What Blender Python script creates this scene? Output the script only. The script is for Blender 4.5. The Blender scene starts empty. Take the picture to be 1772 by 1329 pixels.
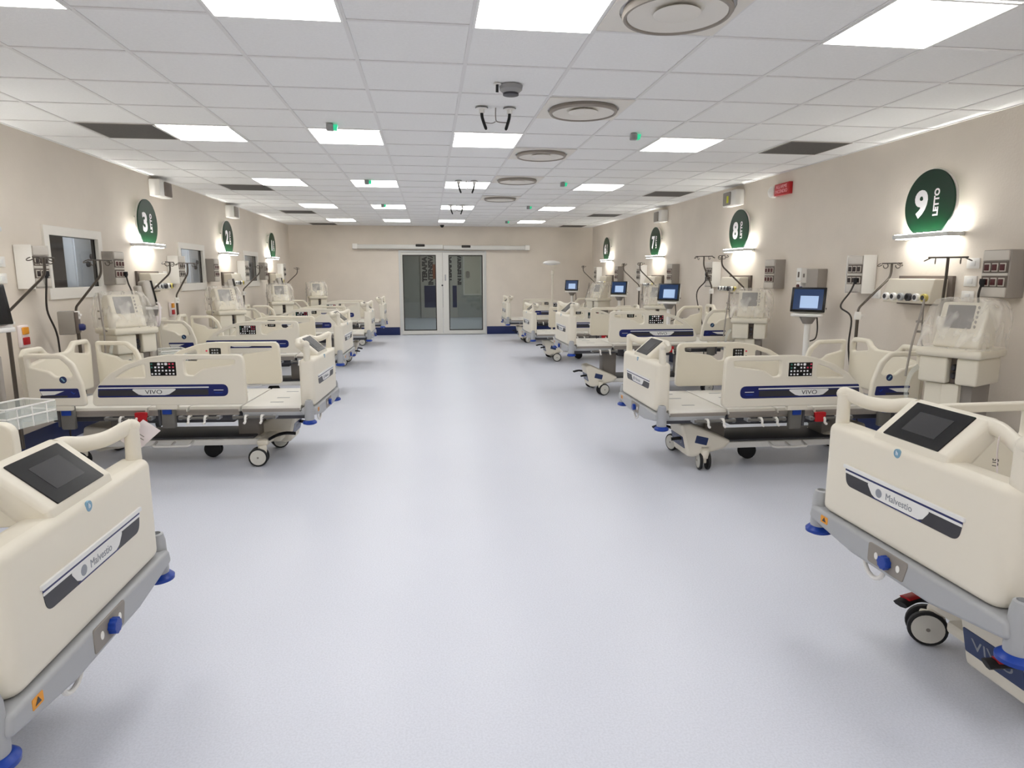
import bpy, bmesh, math, random
from mathutils import Matrix, Vector
random.seed(7)
PI = math.pi
SC = bpy.context.scene
COL = SC.collection

# ------------------------------------------------------------------ materials
MATS = {}
def lin(h):
    h = h.lstrip('#'); out = []
    for i in (0, 2, 4):
        c = int(h[i:i+2], 16)/255
        out.append(c/12.92 if c <= .04045 else ((c+.055)/1.055)**2.4)
    return (*out, 1)
def mat(name, col, rough=.5, metal=0, spec=.5, emit=None, estr=0, alpha=1, trans=0, noise=None, bump=None, ior=1.45):
    m = bpy.data.materials.new(name); m.use_nodes = True
    nt = m.node_tree; b = nt.nodes['Principled BSDF']
    c = lin(col)
    b.inputs['Base Color'].default_value = c
    b.inputs['Roughness'].default_value = rough
    b.inputs['Metallic'].default_value = metal
    b.inputs['Specular IOR Level'].default_value = spec
    b.inputs['Alpha'].default_value = alpha
    b.inputs['Transmission Weight'].default_value = trans
    b.inputs['IOR'].default_value = ior
    if emit:
        b.inputs['Emission Color'].default_value = lin(emit); b.inputs['Emission Strength'].default_value = estr
    tc = nt.nodes.new('ShaderNodeTexCoord')
    if noise:                                   # (scale, amount): faint mottling of the colour
        sc, am = noise
        n = nt.nodes.new('ShaderNodeTexNoise'); n.inputs['Scale'].default_value = sc; n.inputs['Detail'].default_value = 4
        nt.links.new(tc.outputs['Object'], n.inputs['Vector'])
        r = nt.nodes.new('ShaderNodeMapRange')
        r.inputs['From Min'].default_value = .3; r.inputs['From Max'].default_value = .7
        r.inputs['To Min'].default_value = 1-am; r.inputs['To Max'].default_value = 1+am
        nt.links.new(n.outputs['Fac'], r.inputs['Value'])
        mx = nt.nodes.new('ShaderNodeVectorMath'); mx.operation = 'SCALE'
        mx.inputs[0].default_value = c[:3]
        nt.links.new(r.outputs['Result'], mx.inputs['Scale'])
        nt.links.new(mx.outputs['Vector'], b.inputs['Base Color'])
    if bump:
        sc, st = bump
        n = nt.nodes.new('ShaderNodeTexNoise'); n.inputs['Scale'].default_value = sc; n.inputs['Detail'].default_value = 3
        nt.links.new(tc.outputs['Object'], n.inputs['Vector'])
        bp = nt.nodes.new('ShaderNodeBump'); bp.inputs['Strength'].default_value = st; bp.inputs['Distance'].default_value = .01
        nt.links.new(n.outputs['Fac'], bp.inputs['Height']); nt.links.new(bp.outputs['Normal'], b.inputs['Normal'])
    MATS[name] = m
    return m
mat('wall_paint', 'e0d7cb', .75, spec=.25, noise=(1.7, .045), bump=(55, .12))
mat('ceiling_tile', 'f3f3f2', .9, spec=.1, noise=(60, .02), bump=(150, .15))
mat('ceiling_bar', 'e6e5e4', .45)
mat('navy_skirting', '0d2054', .4)
mat('lamp', 'ffffff', .5, emit='fdfbf7', estr=10.3)
mat('lamp_frame', 'f0f0ee', .4)
mat('shelf_led', 'ffffff', .5, emit='fffdf6', estr=150)
mat('ivory', 'e5dfd0', .38, spec=.4)
mat('ivory_deck', 'e4e2dc', .4)
mat('bed_grey', 'a9abae', .42)
mat('bed_dark', '4a4a4e', .5)
mat('black_panel', '101012', .2)
mat('screen_off', '3a3a3c', .18)
mat('tyre', '1d1d1f', .6)
mat('wheel_hub', 'd5d3cb', .45)
mat('wheel_grey', '6d6b66', .5)
mat('blue', '0d3a98', .35)
mat('navy', '16205e', .35)
mat('charcoal', '343338', .4)
mat('plate_white', 'e6e6e4', .35)
mat('silver_text', '8b8f97', .4)
mat('red', 'b3131d', .4)
mat('orange', 'e59a2c', .5)
mat('terracotta', 'a65a38', .6)
mat('white', 'eceae5', .4)
mat('white_icon', 'f2f2f4', .5)
mat('pink_icon', 'd84a63', .5)
mat('rose_text', 'f0b4bb', .5)
mat('teal_icon', '2f6f62', .5)
mat('steel', 'a3a09b', .3, metal=.85)
mat('pole_dark', '5a534c', .35, metal=.5)
mat('cable', '35302c', .6)
mat('box_grey', '9d968e', .5)
mat('box_light', 'cfc9c0', .5)
mat('socket_dark', '2c211f', .5)
mat('socket_red', '4d1c1e', .5)
mat('beige_trunk', 'ddd6c6', .5)
mat('brown_grey', '6b6058', .5)
mat('yellow_outlet', 'cfc06a', .5)
mat('vent_cream', 'e2dccb', .5)
mat('vent_grey', '8d8780', .5)
mat('vent_screen', '6e6b6a', .25)
mat('lit_screen', '16263f', .15, emit='2c4a7c', estr=.35)
mat('lit_window', '9fb9dc', .2, emit='a9c2e6', estr=.42)
mat('dark_grille', '55524f', .8, noise=(90, .15))
mat('alu', 'd9dad8', .35, metal=.15)
mat('door_white', 'd7d6d1', .4)
mat('dark_seal', '2b2725', .5)
mat('green_lamp', '30c890', .4, emit='2fd59b', estr=.6)
mat('sensor_grey', '9a9a9a', .4)
mat('cream_frame', 'e9e5dd', .45)
mat('corridor', 'b9b8b2', .7)
mat('brown_dark', '41383a', .6)
mat('cabinet_white', 'd6dbe8', .4)
mat('paper', 'efe6e6', .7)
mat('badge_blue', '7fa6bd', .3, metal=.4)
mat('badge_navy', '24355f', .3)
mat('fluo', 'd6d630', .5)
mat('side_room_fill', 'ffffff', .5, emit='ffffff', estr=19)  # glow of the lamps added to brighten the side room
mat('corridor_fill', 'ffffff', .5, emit='ffffff', estr=42)  # glow of the lamps added to brighten the corridor

def glass(name, col, tint):
    m = bpy.data.materials.new(name); m.use_nodes = True; nt = m.node_tree; nt.nodes.clear()
    o = nt.nodes.new('ShaderNodeOutputMaterial'); mx = nt.nodes.new('ShaderNodeMixShader')
    t = nt.nodes.new('ShaderNodeBsdfTransparent'); t.inputs[0].default_value = lin(tint)
    g = nt.nodes.new('ShaderNodeBsdfGlossy'); g.inputs[0].default_value = lin(col); g.inputs['Roughness'].default_value = .03
    f = nt.nodes.new('ShaderNodeFresnel'); f.inputs[0].default_value = 1.5
    ge = nt.nodes.new('ShaderNodeNewGeometry'); ma = nt.nodes.new('ShaderNodeMath'); ma.operation = 'MULTIPLY_ADD'; ma.inputs[1].default_value = -1; ma.inputs[2].default_value = 1
    mu = nt.nodes.new('ShaderNodeMath'); mu.operation = 'MULTIPLY'                  # reflect on the entering face only
    nt.links.new(ge.outputs['Backfacing'], ma.inputs[0]); nt.links.new(ma.outputs[0], mu.inputs[0]); nt.links.new(f.outputs[0], mu.inputs[1])
    nt.links.new(mu.outputs[0], mx.inputs[0]); nt.links.new(t.outputs[0], mx.inputs[1]); nt.links.new(g.outputs[0], mx.inputs[2])
    nt.links.new(mx.outputs[0], o.inputs[0]); MATS[name] = m
glass('pane', 'ffffff', 'e6e9e8')
glass('door_glass', 'ffffff', 'c4c9c7')
def film(name, fac, tcol, rough=.25, wrinkle=True):
    m = bpy.data.materials.new(name); m.use_nodes = True; nt = m.node_tree; nt.nodes.clear()
    o = nt.nodes.new('ShaderNodeOutputMaterial'); mx = nt.nodes.new('ShaderNodeMixShader')
    t = nt.nodes.new('ShaderNodeBsdfTransparent')
    p = nt.nodes.new('ShaderNodeBsdfPrincipled'); p.inputs['Base Color'].default_value = lin(tcol); p.inputs['Roughness'].default_value = rough
    mx.inputs[0].default_value = fac
    if wrinkle:
        tc = nt.nodes.new('ShaderNodeTexCoord')
        mp = nt.nodes.new('ShaderNodeMapping'); mp.inputs['Rotation'].default_value = (.3, .5, .5); mp.inputs['Scale'].default_value = (9, 9, 2.5)
        n = nt.nodes.new('ShaderNodeTexNoise'); n.inputs['Scale'].default_value = 1.0; n.inputs['Detail'].default_value = 1.5; n.inputs['Distortion'].default_value = .8
        nt.links.new(tc.outputs['Object'], mp.inputs[0]); nt.links.new(mp.outputs[0], n.inputs['Vector'])
        r = nt.nodes.new('ShaderNodeMapRange'); r.inputs['From Min'].default_value = .45; r.inputs['From Max'].default_value = .75
        r.inputs['To Min'].default_value = fac*.7; r.inputs['To Max'].default_value = min(.9, fac*1.7)
        nt.links.new(n.outputs['Fac'], r.inputs['Value']); nt.links.new(r.outputs['Result'], mx.inputs[0])
        b = nt.nodes.new('ShaderNodeBump'); b.inputs['Strength'].default_value = .22; b.inputs['Distance'].default_value = .02
        nt.links.new(n.outputs['Fac'], b.inputs['Height']); nt.links.new(b.outputs['Normal'], p.inputs['Normal'])
    nt.links.new(t.outputs[0], mx.inputs[1]); nt.links.new(p.outputs[0], mx.inputs[2]); nt.links.new(mx.outputs[0], o.inputs[0]); MATS[name] = m
film('plastic_film', .30, 'f4f0e8')
film('clear_plastic', .22, 'e8efe9', wrinkle=False)
def floor_mat():
    m = mat('floor_vinyl', 'd3d6e0', .33, spec=.35)
    nt = m.node_tree; b = nt.nodes['Principled BSDF']; tc = nt.nodes.new('ShaderNodeTexCoord')
    n1 = nt.nodes.new('ShaderNodeTexNoise'); n1.inputs['Scale'].default_value = 130; n1.inputs['Detail'].default_value = 2
    n2 = nt.nodes.new('ShaderNodeTexNoise'); n2.inputs['Scale'].default_value = 1.1; n2.inputs['Detail'].default_value = 3
    for n in (n1, n2): nt.links.new(tc.outputs['Object'], n.inputs['Vector'])
    r = nt.nodes.new('ShaderNodeValToRGB'); r.color_ramp.elements[0].position = .33; r.color_ramp.elements[1].position = .62
    r.color_ramp.elements[0].color = lin('d2d6e2'); r.color_ramp.elements[1].color = lin('dbdfeb')
    nt.links.new(n1.outputs['Fac'], r.inputs[0])
    k = nt.nodes.new('ShaderNodeMapRange'); k.inputs['To Min'].default_value = .97; k.inputs['To Max'].default_value = 1.03
    nt.links.new(n2.outputs['Fac'], k.inputs['Value'])
    v = nt.nodes.new('ShaderNodeVectorMath'); v.operation = 'SCALE'
    nt.links.new(r.outputs['Color'], v.inputs[0]); nt.links.new(k.outputs['Result'], v.inputs['Scale'])
    nt.links.new(v.outputs['Vector'], b.inputs['Base Color'])
    bp = nt.nodes.new('ShaderNodeBump'); bp.inputs['Strength'].default_value = .05; bp.inputs['Distance'].default_value = .004
    nt.links.new(n1.outputs['Fac'], bp.inputs['Height']); nt.links.new(bp.outputs['Normal'], b.inputs['Normal'])
floor_mat()
def sign_mat():                                  # translucent green acrylic
    m = bpy.data.materials.new('green_acrylic'); m.use_nodes = True; nt = m.node_tree
    b = nt.nodes['Principled BSDF']; o = nt.nodes['Material Output']
    b.inputs['Base Color'].default_value = lin('06301f'); b.inputs['Roughness'].default_value = .3
    t = nt.nodes.new('ShaderNodeBsdfTranslucent'); t.inputs[0].default_value = lin('14704a')
    mx = nt.nodes.new('ShaderNodeMixShader'); mx.inputs[0].default_value = .35
    nt.links.new(b.outputs[0], mx.inputs[1]); nt.links.new(t.outputs[0], mx.inputs[2]); nt.links.new(mx.outputs[0], o.inputs[0])
    MATS['green_acrylic'] = m
sign_mat()

# ------------------------------------------------------------------ mesh helpers
def frame(o, r, u):
    r = Vector(r).normalized(); u = Vector(u).normalized(); n = r.cross(u)
    return Matrix(((r.x, u.x, n.x, o[0]), (r.y, u.y, n.y, o[1]), (r.z, u.z, n.z, o[2]), (0, 0, 0, 1)))
def rnd(pts, r, n=5):
    out = []; N = len(pts)
    rr = r if isinstance(r, (list, tuple)) else [r]*N
    for i in range(N):
        p = Vector(pts[i]); a = Vector(pts[i-1]); b = Vector(pts[(i+1) % N])
        da = (a-p); db = (b-p); la, lb = da.length, db.length
        if rr[i] <= 1e-6 or la < 1e-6 or lb < 1e-6: out.append(tuple(p)); continue
        da /= la; db /= lb
        ang = da.angle(db); 
        if ang > PI-.05: out.append(tuple(p)); continue
        d = min(rr[i]/math.tan(ang/2), la*.49, lb*.49)
        s = p+da*d; e = p+db*d
        for k in range(n+1):
            t = k/n; out.append(tuple(s*(1-t)**2+p*2*t*(1-t)+e*t*t))
    return out
def rect(x0, y0, x1, y1, r=0, n=5):
    p = [(x0, y0), (x1, y0), (x1, y1), (x0, y1)]
    return rnd(p, r, n) if r else p
def smooth_path(pts, sub=6):
    P = [Vector(p) for p in pts]; out = []
    for i in range(len(P)-1):
        p0 = P[max(i-1, 0)]; p1 = P[i]; p2 = P[i+1]; p3 = P[min(i+2, len(P)-1)]
        for k in range(sub):
            t = k/sub
            out.append(.5*((2*p1)+(p2-p0)*t+(2*p0-5*p1+4*p2-p3)*t*t+(3*p1-p0-3*p2+p3)*t**3))
    out.append(P[-1]); return out
def fillet3(pts, r, n=5):
    P = [Vector(p) for p in pts]; out = [P[0]]
    for i in range(1, len(P)-1):
        p = P[i]; da = P[i-1]-p; db = P[i+1]-p; la, lb = da.length, db.length
        d = min(r, la*.49, lb*.49); s = p+da/la*d; e = p+db/lb*d
        for k in range(n+1):
            t = k/n; out.append(s*(1-t)**2+p*2*t*(1-t)+e*t*t)
    out.append(P[-1]); return out

class M:
    def __init__(s): s.bm = bmesh.new(); s.slots = []
    def mi(s, name):
        if name not in s.slots: s.slots.append(name)
        return s.slots.index(name)
    def _fin(s, faces, m):
        k = s.mi(m)
        for f in faces: f.material_index = k
    def box(s, c, d, m, bevel=0, seg=2, mx=None):
        b = bmesh.new(); bmesh.ops.create_cube(b, size=1)
        for v in b.verts: v.co = Vector((v.co.x*d[0]+c[0], v.co.y*d[1]+c[1], v.co.z*d[2]+c[2]))
        if bevel:
            bmesh.ops.bevel(b, geom=b.edges[:], offset=min(bevel, min(d)*.49), segments=seg, profile=.5, affect='EDGES')
        return s.merge(b, m, mx)
    def bx(s, x0, x1, y0, y1, z0, z1, m, bevel=0, seg=2, mx=None):
        return s.box(((x0+x1)/2, (y0+y1)/2, (z0+z1)/2), (abs(x1-x0), abs(y1-y0), abs(z1-z0)), m, bevel, seg, mx)
    def merge(s, b, m, mx=None):
        k = s.mi(m) if m else None; vm = {}
        for v in b.verts: vm[v] = s.bm.verts.new((mx @ v.co) if mx else v.co)
        for f in b.faces:
            try:
                g = s.bm.faces.new([vm[v] for v in f.verts])
                g.material_index = k if k is not None else f.material_index
            except ValueError: pass
        b.free(); return s
    def mesh(s, me, m, mx=None):
        b = bmesh.new(); b.from_mesh(me); bpy.data.meshes.remove(me); return s.merge(b, m, mx)
    def prism(s, loops, d0, d1, m, bevel=0, mx=None, res=2):
        if not isinstance(loops[0][0], (tuple, list, Vector)): loops = [loops]
        cu = bpy.data.curves.new('tmp', 'CURVE'); cu.dimensions = '2D'; cu.fill_mode = 'BOTH'
        for lp in loops:
            sp = cu.splines.new('POLY'); sp.points.add(len(lp)-1); sp.use_cyclic_u = True
            for i, p in enumerate(lp): sp.points[i].co = (p[0], p[1], 0, 1)
        h = abs(d1-d0)/2
        cu.extrude = max(h-bevel, 1e-5)
        if bevel: cu.bevel_depth = bevel; cu.bevel_resolution = res; cu.offset = -bevel
        ob = bpy.data.objects.new('tmp', cu); me = bpy.data.meshes.new_from_object(ob)
        bpy.data.objects.remove(ob); bpy.data.curves.remove(cu)
        t = Matrix.Translation((0, 0, (d0+d1)/2))
        return s.mesh(me, m, (mx @ t) if mx else t)
    def text(s, body, size, m, mx, depth=.001, align='CENTER', sx=1.0, bold=0):
        cu = bpy.data.curves.new('tmp', 'FONT'); cu.body = body; cu.size = size; cu.align_x = align; cu.align_y = 'CENTER'; cu.extrude = depth; cu.offset = bold
        cu.resolution_u = 4
        ob = bpy.data.objects.new('tmp', cu); me = bpy.data.meshes.new_from_object(ob)
        bpy.data.objects.remove(ob); bpy.data.curves.remove(cu)
        return s.mesh(me, m, mx @ Matrix.Diagonal((sx, 1, 1, 1)))
    def tube(s, pts, r, m, seg=10, closed=False, mx=None, ry=None, caps=True):
        P = [Vector(p) for p in pts]; N = len(P); k = s.mi(m); rings = []
        rs = r if isinstance(r, (list, tuple)) else [r]*N
        nrm = None
        for i in range(N):
            if closed: t = P[(i+1) % N]-P[i-1]
            else: t = P[min(i+1, N-1)]-P[max(i-1, 0)]
            t.normalize()
            if nrm is None:
                up = Vector((0, 0, 1)) if abs(t.z) < .9 else Vector((1, 0, 0))
                nrm = (up-t*up.dot(t)).normalized()
            else: nrm = (nrm-t*nrm.dot(t)).normalized()
            bn = t.cross(nrm); rg = []
            for j in range(seg):
                a = 2*PI*j/seg; v = P[i]+nrm*math.cos(a)*rs[i]+bn*math.sin(a)*(ry if ry else rs[i])
                rg.append(s.bm.verts.new((mx @ v) if mx else v))
            rings.append(rg)
        for i in range(N if closed else N-1):
            a = rings[i]; b = rings[(i+1) % N]
            for j in range(seg):
                f = s.bm.faces.new((a[j], a[(j+1) % seg], b[(j+1) % seg], b[j])); f.material_index = k
        if not closed and caps:
            f = s.bm.faces.new(rings[0][::-1]); f.material_index = k
            f = s.bm.faces.new(rings[-1]); f.material_index = k
        return s
    def cyl(s, p0, p1, r, m, seg=20, r1=None, mx=None):
        return s.tube([p0, p1], [r, r1 if r1 is not None else r], m, seg, mx=mx)
    def lathe(s, prof, m, mx=None, seg=28):
        k = s.mi(m); rings = []
        for r, z in prof:
            rg = []
            for j in range(seg):
                a = 2*PI*j/seg; v = Vector((max(r, 1e-4)*math.cos(a), max(r, 1e-4)*math.sin(a), z))
                rg.append(s.bm.verts.new((mx @ v) if mx else v))
            rings.append(rg)
        for a, b in zip(rings, rings[1:]):
            for j in range(seg):
                f = s.bm.faces.new((a[j], a[(j+1) % seg], b[(j+1) % seg], b[j])); f.material_index = k
        for rg, fl in ((rings[0], True), (rings[-1], False)):
            f = s.bm.faces.new(rg[::-1] if fl else rg); f.material_index = k
        return s
    def build(s, name, parent=None, loc=(0, 0, 0), rz=0, ang=35):
        bmesh.ops.recalc_face_normals(s.bm, faces=s.bm.faces[:])
        me = bpy.data.meshes.new(name); s.bm.to_mesh(me); s.bm.free()
        for n in s.slots: me.materials.append(MATS[n])
        me.polygons.foreach_set('use_smooth', [True]*len(me.polygons)); me.set_sharp_from_angle(angle=math.radians(ang))
        o = bpy.data.objects.new(name, me); COL.objects.link(o); o.location = loc; o.rotation_euler = (0, 0, rz)
        if parent: o.parent = parent
        return o
def tag(o, label=None, cat=None, group=None, kind=None):
    if label: o['label'] = label
    if cat: o['category'] = cat
    if group: o['group'] = group
    if kind: o['kind'] = kind
    return o
def thing(name, label, cat, loc=(0, 0, 0), rz=0, group=None):
    o = bpy.data.objects.new(name, None); COL.objects.link(o); o.location = loc; o.rotation_euler = (0, 0, rz); o.empty_display_size = .1
    return tag(o, label, cat, group)
def struct(m, name): return tag(m.build(name), kind='structure')
def dup(root, loc, rz, label, group=None):
    r = root.copy(); COL.objects.link(r); r.location = loc; r.rotation_euler = (0, 0, rz); r['label'] = label
    if group: r['group'] = group
    parts = []
    for ch in list(root.children):
        c = ch.copy(); COL.objects.link(c); c.parent = r; parts.append(c)
        for g in list(ch.children):
            d = g.copy(); COL.objects.link(d); d.parent = c
            if 'tmp_del' in d: pass
    return r
XZ = frame((0, 0, 0), (1, 0, 0), (0, 0, 1))       # 2D (x,z) profile, depth runs along -y
YZ = frame((0, 0, 0), (0, 1, 0), (0, 0, 1))       # 2D (y,z) profile, depth runs along +x

# ------------------------------------------------------------------ room
XL, XR, YB, YF, ZC = -3.33, 4.16, 16.69, -3.6, 2.683
GX, GY, T = -2.17, 5.79, .6                        # ceiling grid origin
struct(M().bx(XL-.12, XR+.12, YF-.12, YB+.12, -.1, 0, 'floor_vinyl'), 'floor')
struct(M().bx(XL-.12, XR+.12, YF-.12, YB+.12, ZC, ZC+.1, 'ceiling_tile'), 'ceiling')
g = M(); u = -2
while GX+u*T < XR:
    x = GX+u*T
    if x > XL+.02: g.bx(x-.011, x+.011, YF+.001, YB-.001, ZC-.005, ZC-.0005, 'ceiling_bar')
    u += 1
v = -16
while GY+v*T < YB:
    y = GY+v*T
    if y > YF+.02: g.bx(XL+.001, XR-.001, y-.011, y+.011, ZC-.0045, ZC-.0004, 'ceiling_bar')
    v += 1
struct(g, 'trim_1')
g = M()
for x0, x1, y0, y1 in ((XL, XL+.02, YF, YB), (XR-.02, XR, YF, YB), (XL+.02, XR-.02, YB-.02, YB)):
    g.bx(x0, x1, y0, y1, ZC-.006, ZC-.0006, 'ceiling_bar')
struct(g, 'trim_2')
struct(M().bx(XR, XR+.12, YF-.12, YB+.12, 0, ZC, 'wall_paint'), 'wall_right')
WIN = [(6.36, 7.255), (9.50, 10.40), (12.64, 13.54)]; WT = .05; WZ0, WZ1 = 1.37, 1.86
w = M(); ys = YF-.12
for a, b in WIN:
    w.bx(XL-WT, XL, ys, a, 0, ZC, 'wall_paint'); w.bx(XL-WT, XL, a, b, 0, WZ0, 'wall_paint'); w.bx(XL-WT, XL, a, b, WZ1, ZC, 'wall_paint'); ys = b
w.bx(XL-WT, XL, ys, YB+.12, 0, ZC, 'wall_paint'); struct(w, 'wall_left')
DX0, DX1, DZ = -.73, 1.44, 2.09
w = M(); w.bx(XL, DX0, YB, YB+.12, 0, ZC, 'wall_paint'); w.bx(DX1, XR, YB, YB+.12, 0, ZC, 'wall_paint'); w.bx(DX0, DX1, YB, YB+.12, DZ, ZC, 'wall_paint')
struct(w, 'wall_back')
struct(M().bx(XL, XR, YF-.12, YF, 0, ZC, 'wall_paint'), 'wall_front')
SK = .2
for n, (a, b, c, d) in dict(left=(XL, XL+.012, YF, YB), right=(XR-.012, XR, YF, YB)).items():
    struct(M().bx(a, b, c, d, 0, SK, 'navy_skirting', .003), 'baseboard_'+n)
struct(M().bx(XL+.012, DX0-.01, YB-.012, YB, 0, SK, 'navy_skirting', .003).bx(DX1+.01, XR-.012, YB-.012, YB, 0, SK, 'navy_skirting', .003), 'baseboard_back')

# internal windows of the left wall, with the room behind them
for i, (a, b) in enumerate(WIN):
    t = bpy.data.objects.new('window_%d' % (i+1), None); COL.objects.link(t); t['kind'] = 'structure'
    f = M(); o = .07
    out = [(a-o, WZ0-o-.02), (b+o, WZ0-o-.02), (b+o, WZ1+o), (a-o, WZ1+o)]; inn = [(a+.012, WZ0+.012), (b-.012, WZ0+.012), (b-.012, WZ1-.012), (a+.012, WZ1-.012)]
    f.prism([out, inn], XL-.015, XL+.022, 'cream_frame', .004, mx=YZ)
    f.prism([[(a, WZ0), (b, WZ0), (b, WZ1), (a, WZ1)], [(a+.014, WZ0+.014), (b-.014, WZ0+.014), (b-.014, WZ1-.014), (a+.014, WZ1-.014)]], XL-.049, XL-.015, 'dark_seal', 0, mx=YZ)
    f.build('window_frame', t)
    M().bx(XL-.026, XL-.02, a+.002, b-.002, WZ0+.002, WZ1-.002, 'pane').build('glass_pane', t)
bx0 = XL-.055
s = M(); s.bx(-5.6, bx0, 5.2, 15.9, -.1, 0, 'corridor'); struct(s, 'floor_side_room')
s = M(); s.bx(-5.6, bx0, 5.2, 15.9, 2.5, 2.6, 'corridor'); struct(s, 'ceiling_side_room')
s = M(); s.bx(-5.7, -5.6, 5.2, 15.9, 0, 2.5, 'brown_dark'); s.bx(-5.6, bx0, 5.1, 5.2, 0, 2.5, 'brown_dark'); s.bx(-5.6, bx0, 15.9, 16, 0, 2.5, 'brown_dark'); struct(s, 'wall_side_room')
for i, (y0, y1) in enumerate(((8.15, 9.0), (11.78, 12.75), (15.2, 15.85))):
    t = thing('tall_cabinet', 'white tall cabinet with dark round knobs behind the %s window on the left wall' % ('nearest', 'middle', 'farthest')[i], 'cabinet', (0, 0, 0), 0, 'white cabinets behind the left wall windows')
    M().bx(-4.1, -4.0, y0, y1, 0, 2.15, 'cabinet_white', .01).bx(-4.0, -3.985, y0+.02, y1-.02, .1, 2.1, 'cabinet_white', .004).build('body', t)
    for k, (dy, z) in enumerate(((.14, 1.62), (.24, 1.71))):
        M().lathe([(.0, 0), (.032, 0), (.032, .02), (.024, .032), (0, .034)], 'charcoal', frame((-3.985, y0+dy+.12, z), (0, 1, 0), (0, 0, 1))).build('knob', t)
for y in (7.35, 10.95, 14.4):  # unseen lamps added to light the cabinets behind the windows
    t = thing('ceiling_light', 'added fill lamp, out of view, in the side room behind the left wall windows', 'ceiling light', (-3.76, y, 2.5), 0, 'added fill lamps of the side room')
    M().bx(-.3, .3, -.3, .3, -.015, -.001, 'lamp_frame', .003).build('frame', t); M().bx(-.27, .27, -.27, .27, -.018, -.014, 'side_room_fill').build('diffuser', t)

# ------------------------------------------------------------------ glass double door and corridor
d = bpy.data.objects.new('door_1', None); COL.objects.link(d); d['kind'] = 'structure'
xm = .345; yd = YB-.05
f = M(); f.prism([[(DX0, 0), (DX0, DZ), (DX1, DZ), (DX1, 0)], [(DX0+.055, .02), (DX1-.055, .02), (DX1-.055, DZ-.04), (DX0+.055, DZ-.04)]], -(YB+.11), -(YB-.02), 'alu', .004, mx=XZ); f.build('door_frame', d)
for k, (a, b) in enumerate(((DX0+.05, xm), (xm, DX1-.05))):
    lf = M(); wl = .09 if k == 0 else .06; wr = .17 if k == 0 else .06
    ia, ib = (a+.045, b-.16) if k == 0 else (b-.045, a+.15)
    ia, ib = min(ia, ib), max(ia, ib)
    lf.prism([rect(a+.003, .02, b-.003, DZ-.05), rect(ia, .11, ib, DZ-.11)], -(YB+.005), -(YB-.06), 'door_white', .004, mx=XZ)
    l = lf.build('door_leaf', d)
    M().prism([rect(ia-.001, .109, ib+.001, DZ-.109), rect(ia+.022, .135, ib-.022, DZ-.135)], -(YB-.012), -(YB-.052), 'dark_seal', .002, mx=XZ).build('glazing_seal', l)
    M().bx(ia, ib, YB-.036, YB-.028, .11, DZ-.11, 'door_glass').build('door_glass', l)
    if k == 1:
        M().bx(a+.05, a+.085, YB-.075, YB-.058, 1.35, 1.5, 'bed_grey', .004).build('door_handle', l)
M().lathe([(0, 0), (.022, 0), (.02, .012), (0, .014)], 'charcoal', frame((xm-.012, YB-.06, 1.235), (1, 0, 0), (0, 0, 1))).build('lock', d)
t = thing('door_operator', 'long white automatic opener rail above the glass double doors', 'door operator')
y0, y1 = YB-.16, YB-.005
for k, (a, b) in enumerate(((-1.76, .365), (.375, 2.46))):
    z0 = 2.12 if k == 0 else 2.105
    M().bx(a, b, y0, y1, z0, z0+.105, 'door_white', .018, 3).build('rail_cover', t)
    e = a if k == 0 else b
    M().bx(e-.06, e+.06, y0-.01, y1, z0-.005, z0+.12, 'white', .012).build('end_cap', t)
    xs = -.35+.83*0+.0 if k == 0 else .0
for x, z in ((-.19, 2.205), (.93, 2.185)):
    M().bx(x-.11, x+.11, y0-.02, y0+.01, z-.03, z+.03, 'dark_seal', .012).build('motion_sensor', t)
# corridor
CX0, CX1, CY = -1.9, 2.6, 23.4
struct(M().bx(CX0, CX1, YB+.12, CY+.1, -.1, -.0005, 'floor_vinyl'), 'floor_corridor')
struct(M().bx(CX0, CX1, YB+.12, CY+.1, 2.6, 2.7, 'corridor'), 'ceiling_corridor')
s = M(); s.bx(CX0-.1, CX0, YB+.12, CY+.1, 0, 2.6, 'corridor'); s.bx(CX1, CX1+.1, YB+.12, CY+.1, 0, 2.6, 'corridor'); s.bx(CX0, CX1, CY, CY+.1, 0, 2.6, 'corridor'); struct(s, 'wall_corridor')
t = thing('ceiling_light', 'added fill lamp, out of view, in the corridor beyond the right glass door', 'ceiling light', (.9, 21.5, 2.6))  # lamp added out of view to brighten the corridor
M().bx(-.3, .3, -.3, .3, -.02, -.001, 'lamp_frame', .003).build('frame', t); M().bx(-.27, .27, -.27, .27, -.025, -.019, 'corridor_fill').build('diffuser', t)
t = thing('ceiling_light', 'added fill lamp hidden in the corridor just behind the door header', 'ceiling light', (.3, 18.4, 2.6))  # second added lamp, hidden, lights the corridor end by the doors
M().bx(-.3, .3, -.3, .3, -.02, -.001, 'lamp_frame', .003).build('frame', t); M().bx(-.27, .27, -.27, .27, -.025, -.019, 'corridor_fill').build('diffuser', t)
t = thing('corridor_door', 'pale panelled door unit with navy lower panels at the end of the corridor', 'door')
M().bx(-.28, 1.0, CY-.08, CY-.001, 0, 2.35, 'box_light', .01).build('door_leaf', t)
M().bx(-.16, .62, CY-.1, CY-.079, .36, 1.12, 'navy_skirting', .006).build('lower_panel', t)
M().bx(.82, .97, CY-.1, CY-.079, .36, 1.12, 'navy_skirting', .006).build('lower_panel', t)
M().bx(.14, .4, CY-.1, CY-.079, 1.35, 1.85, 'terracotta', .004).build('orange_notice', t)
tx = M()
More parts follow.
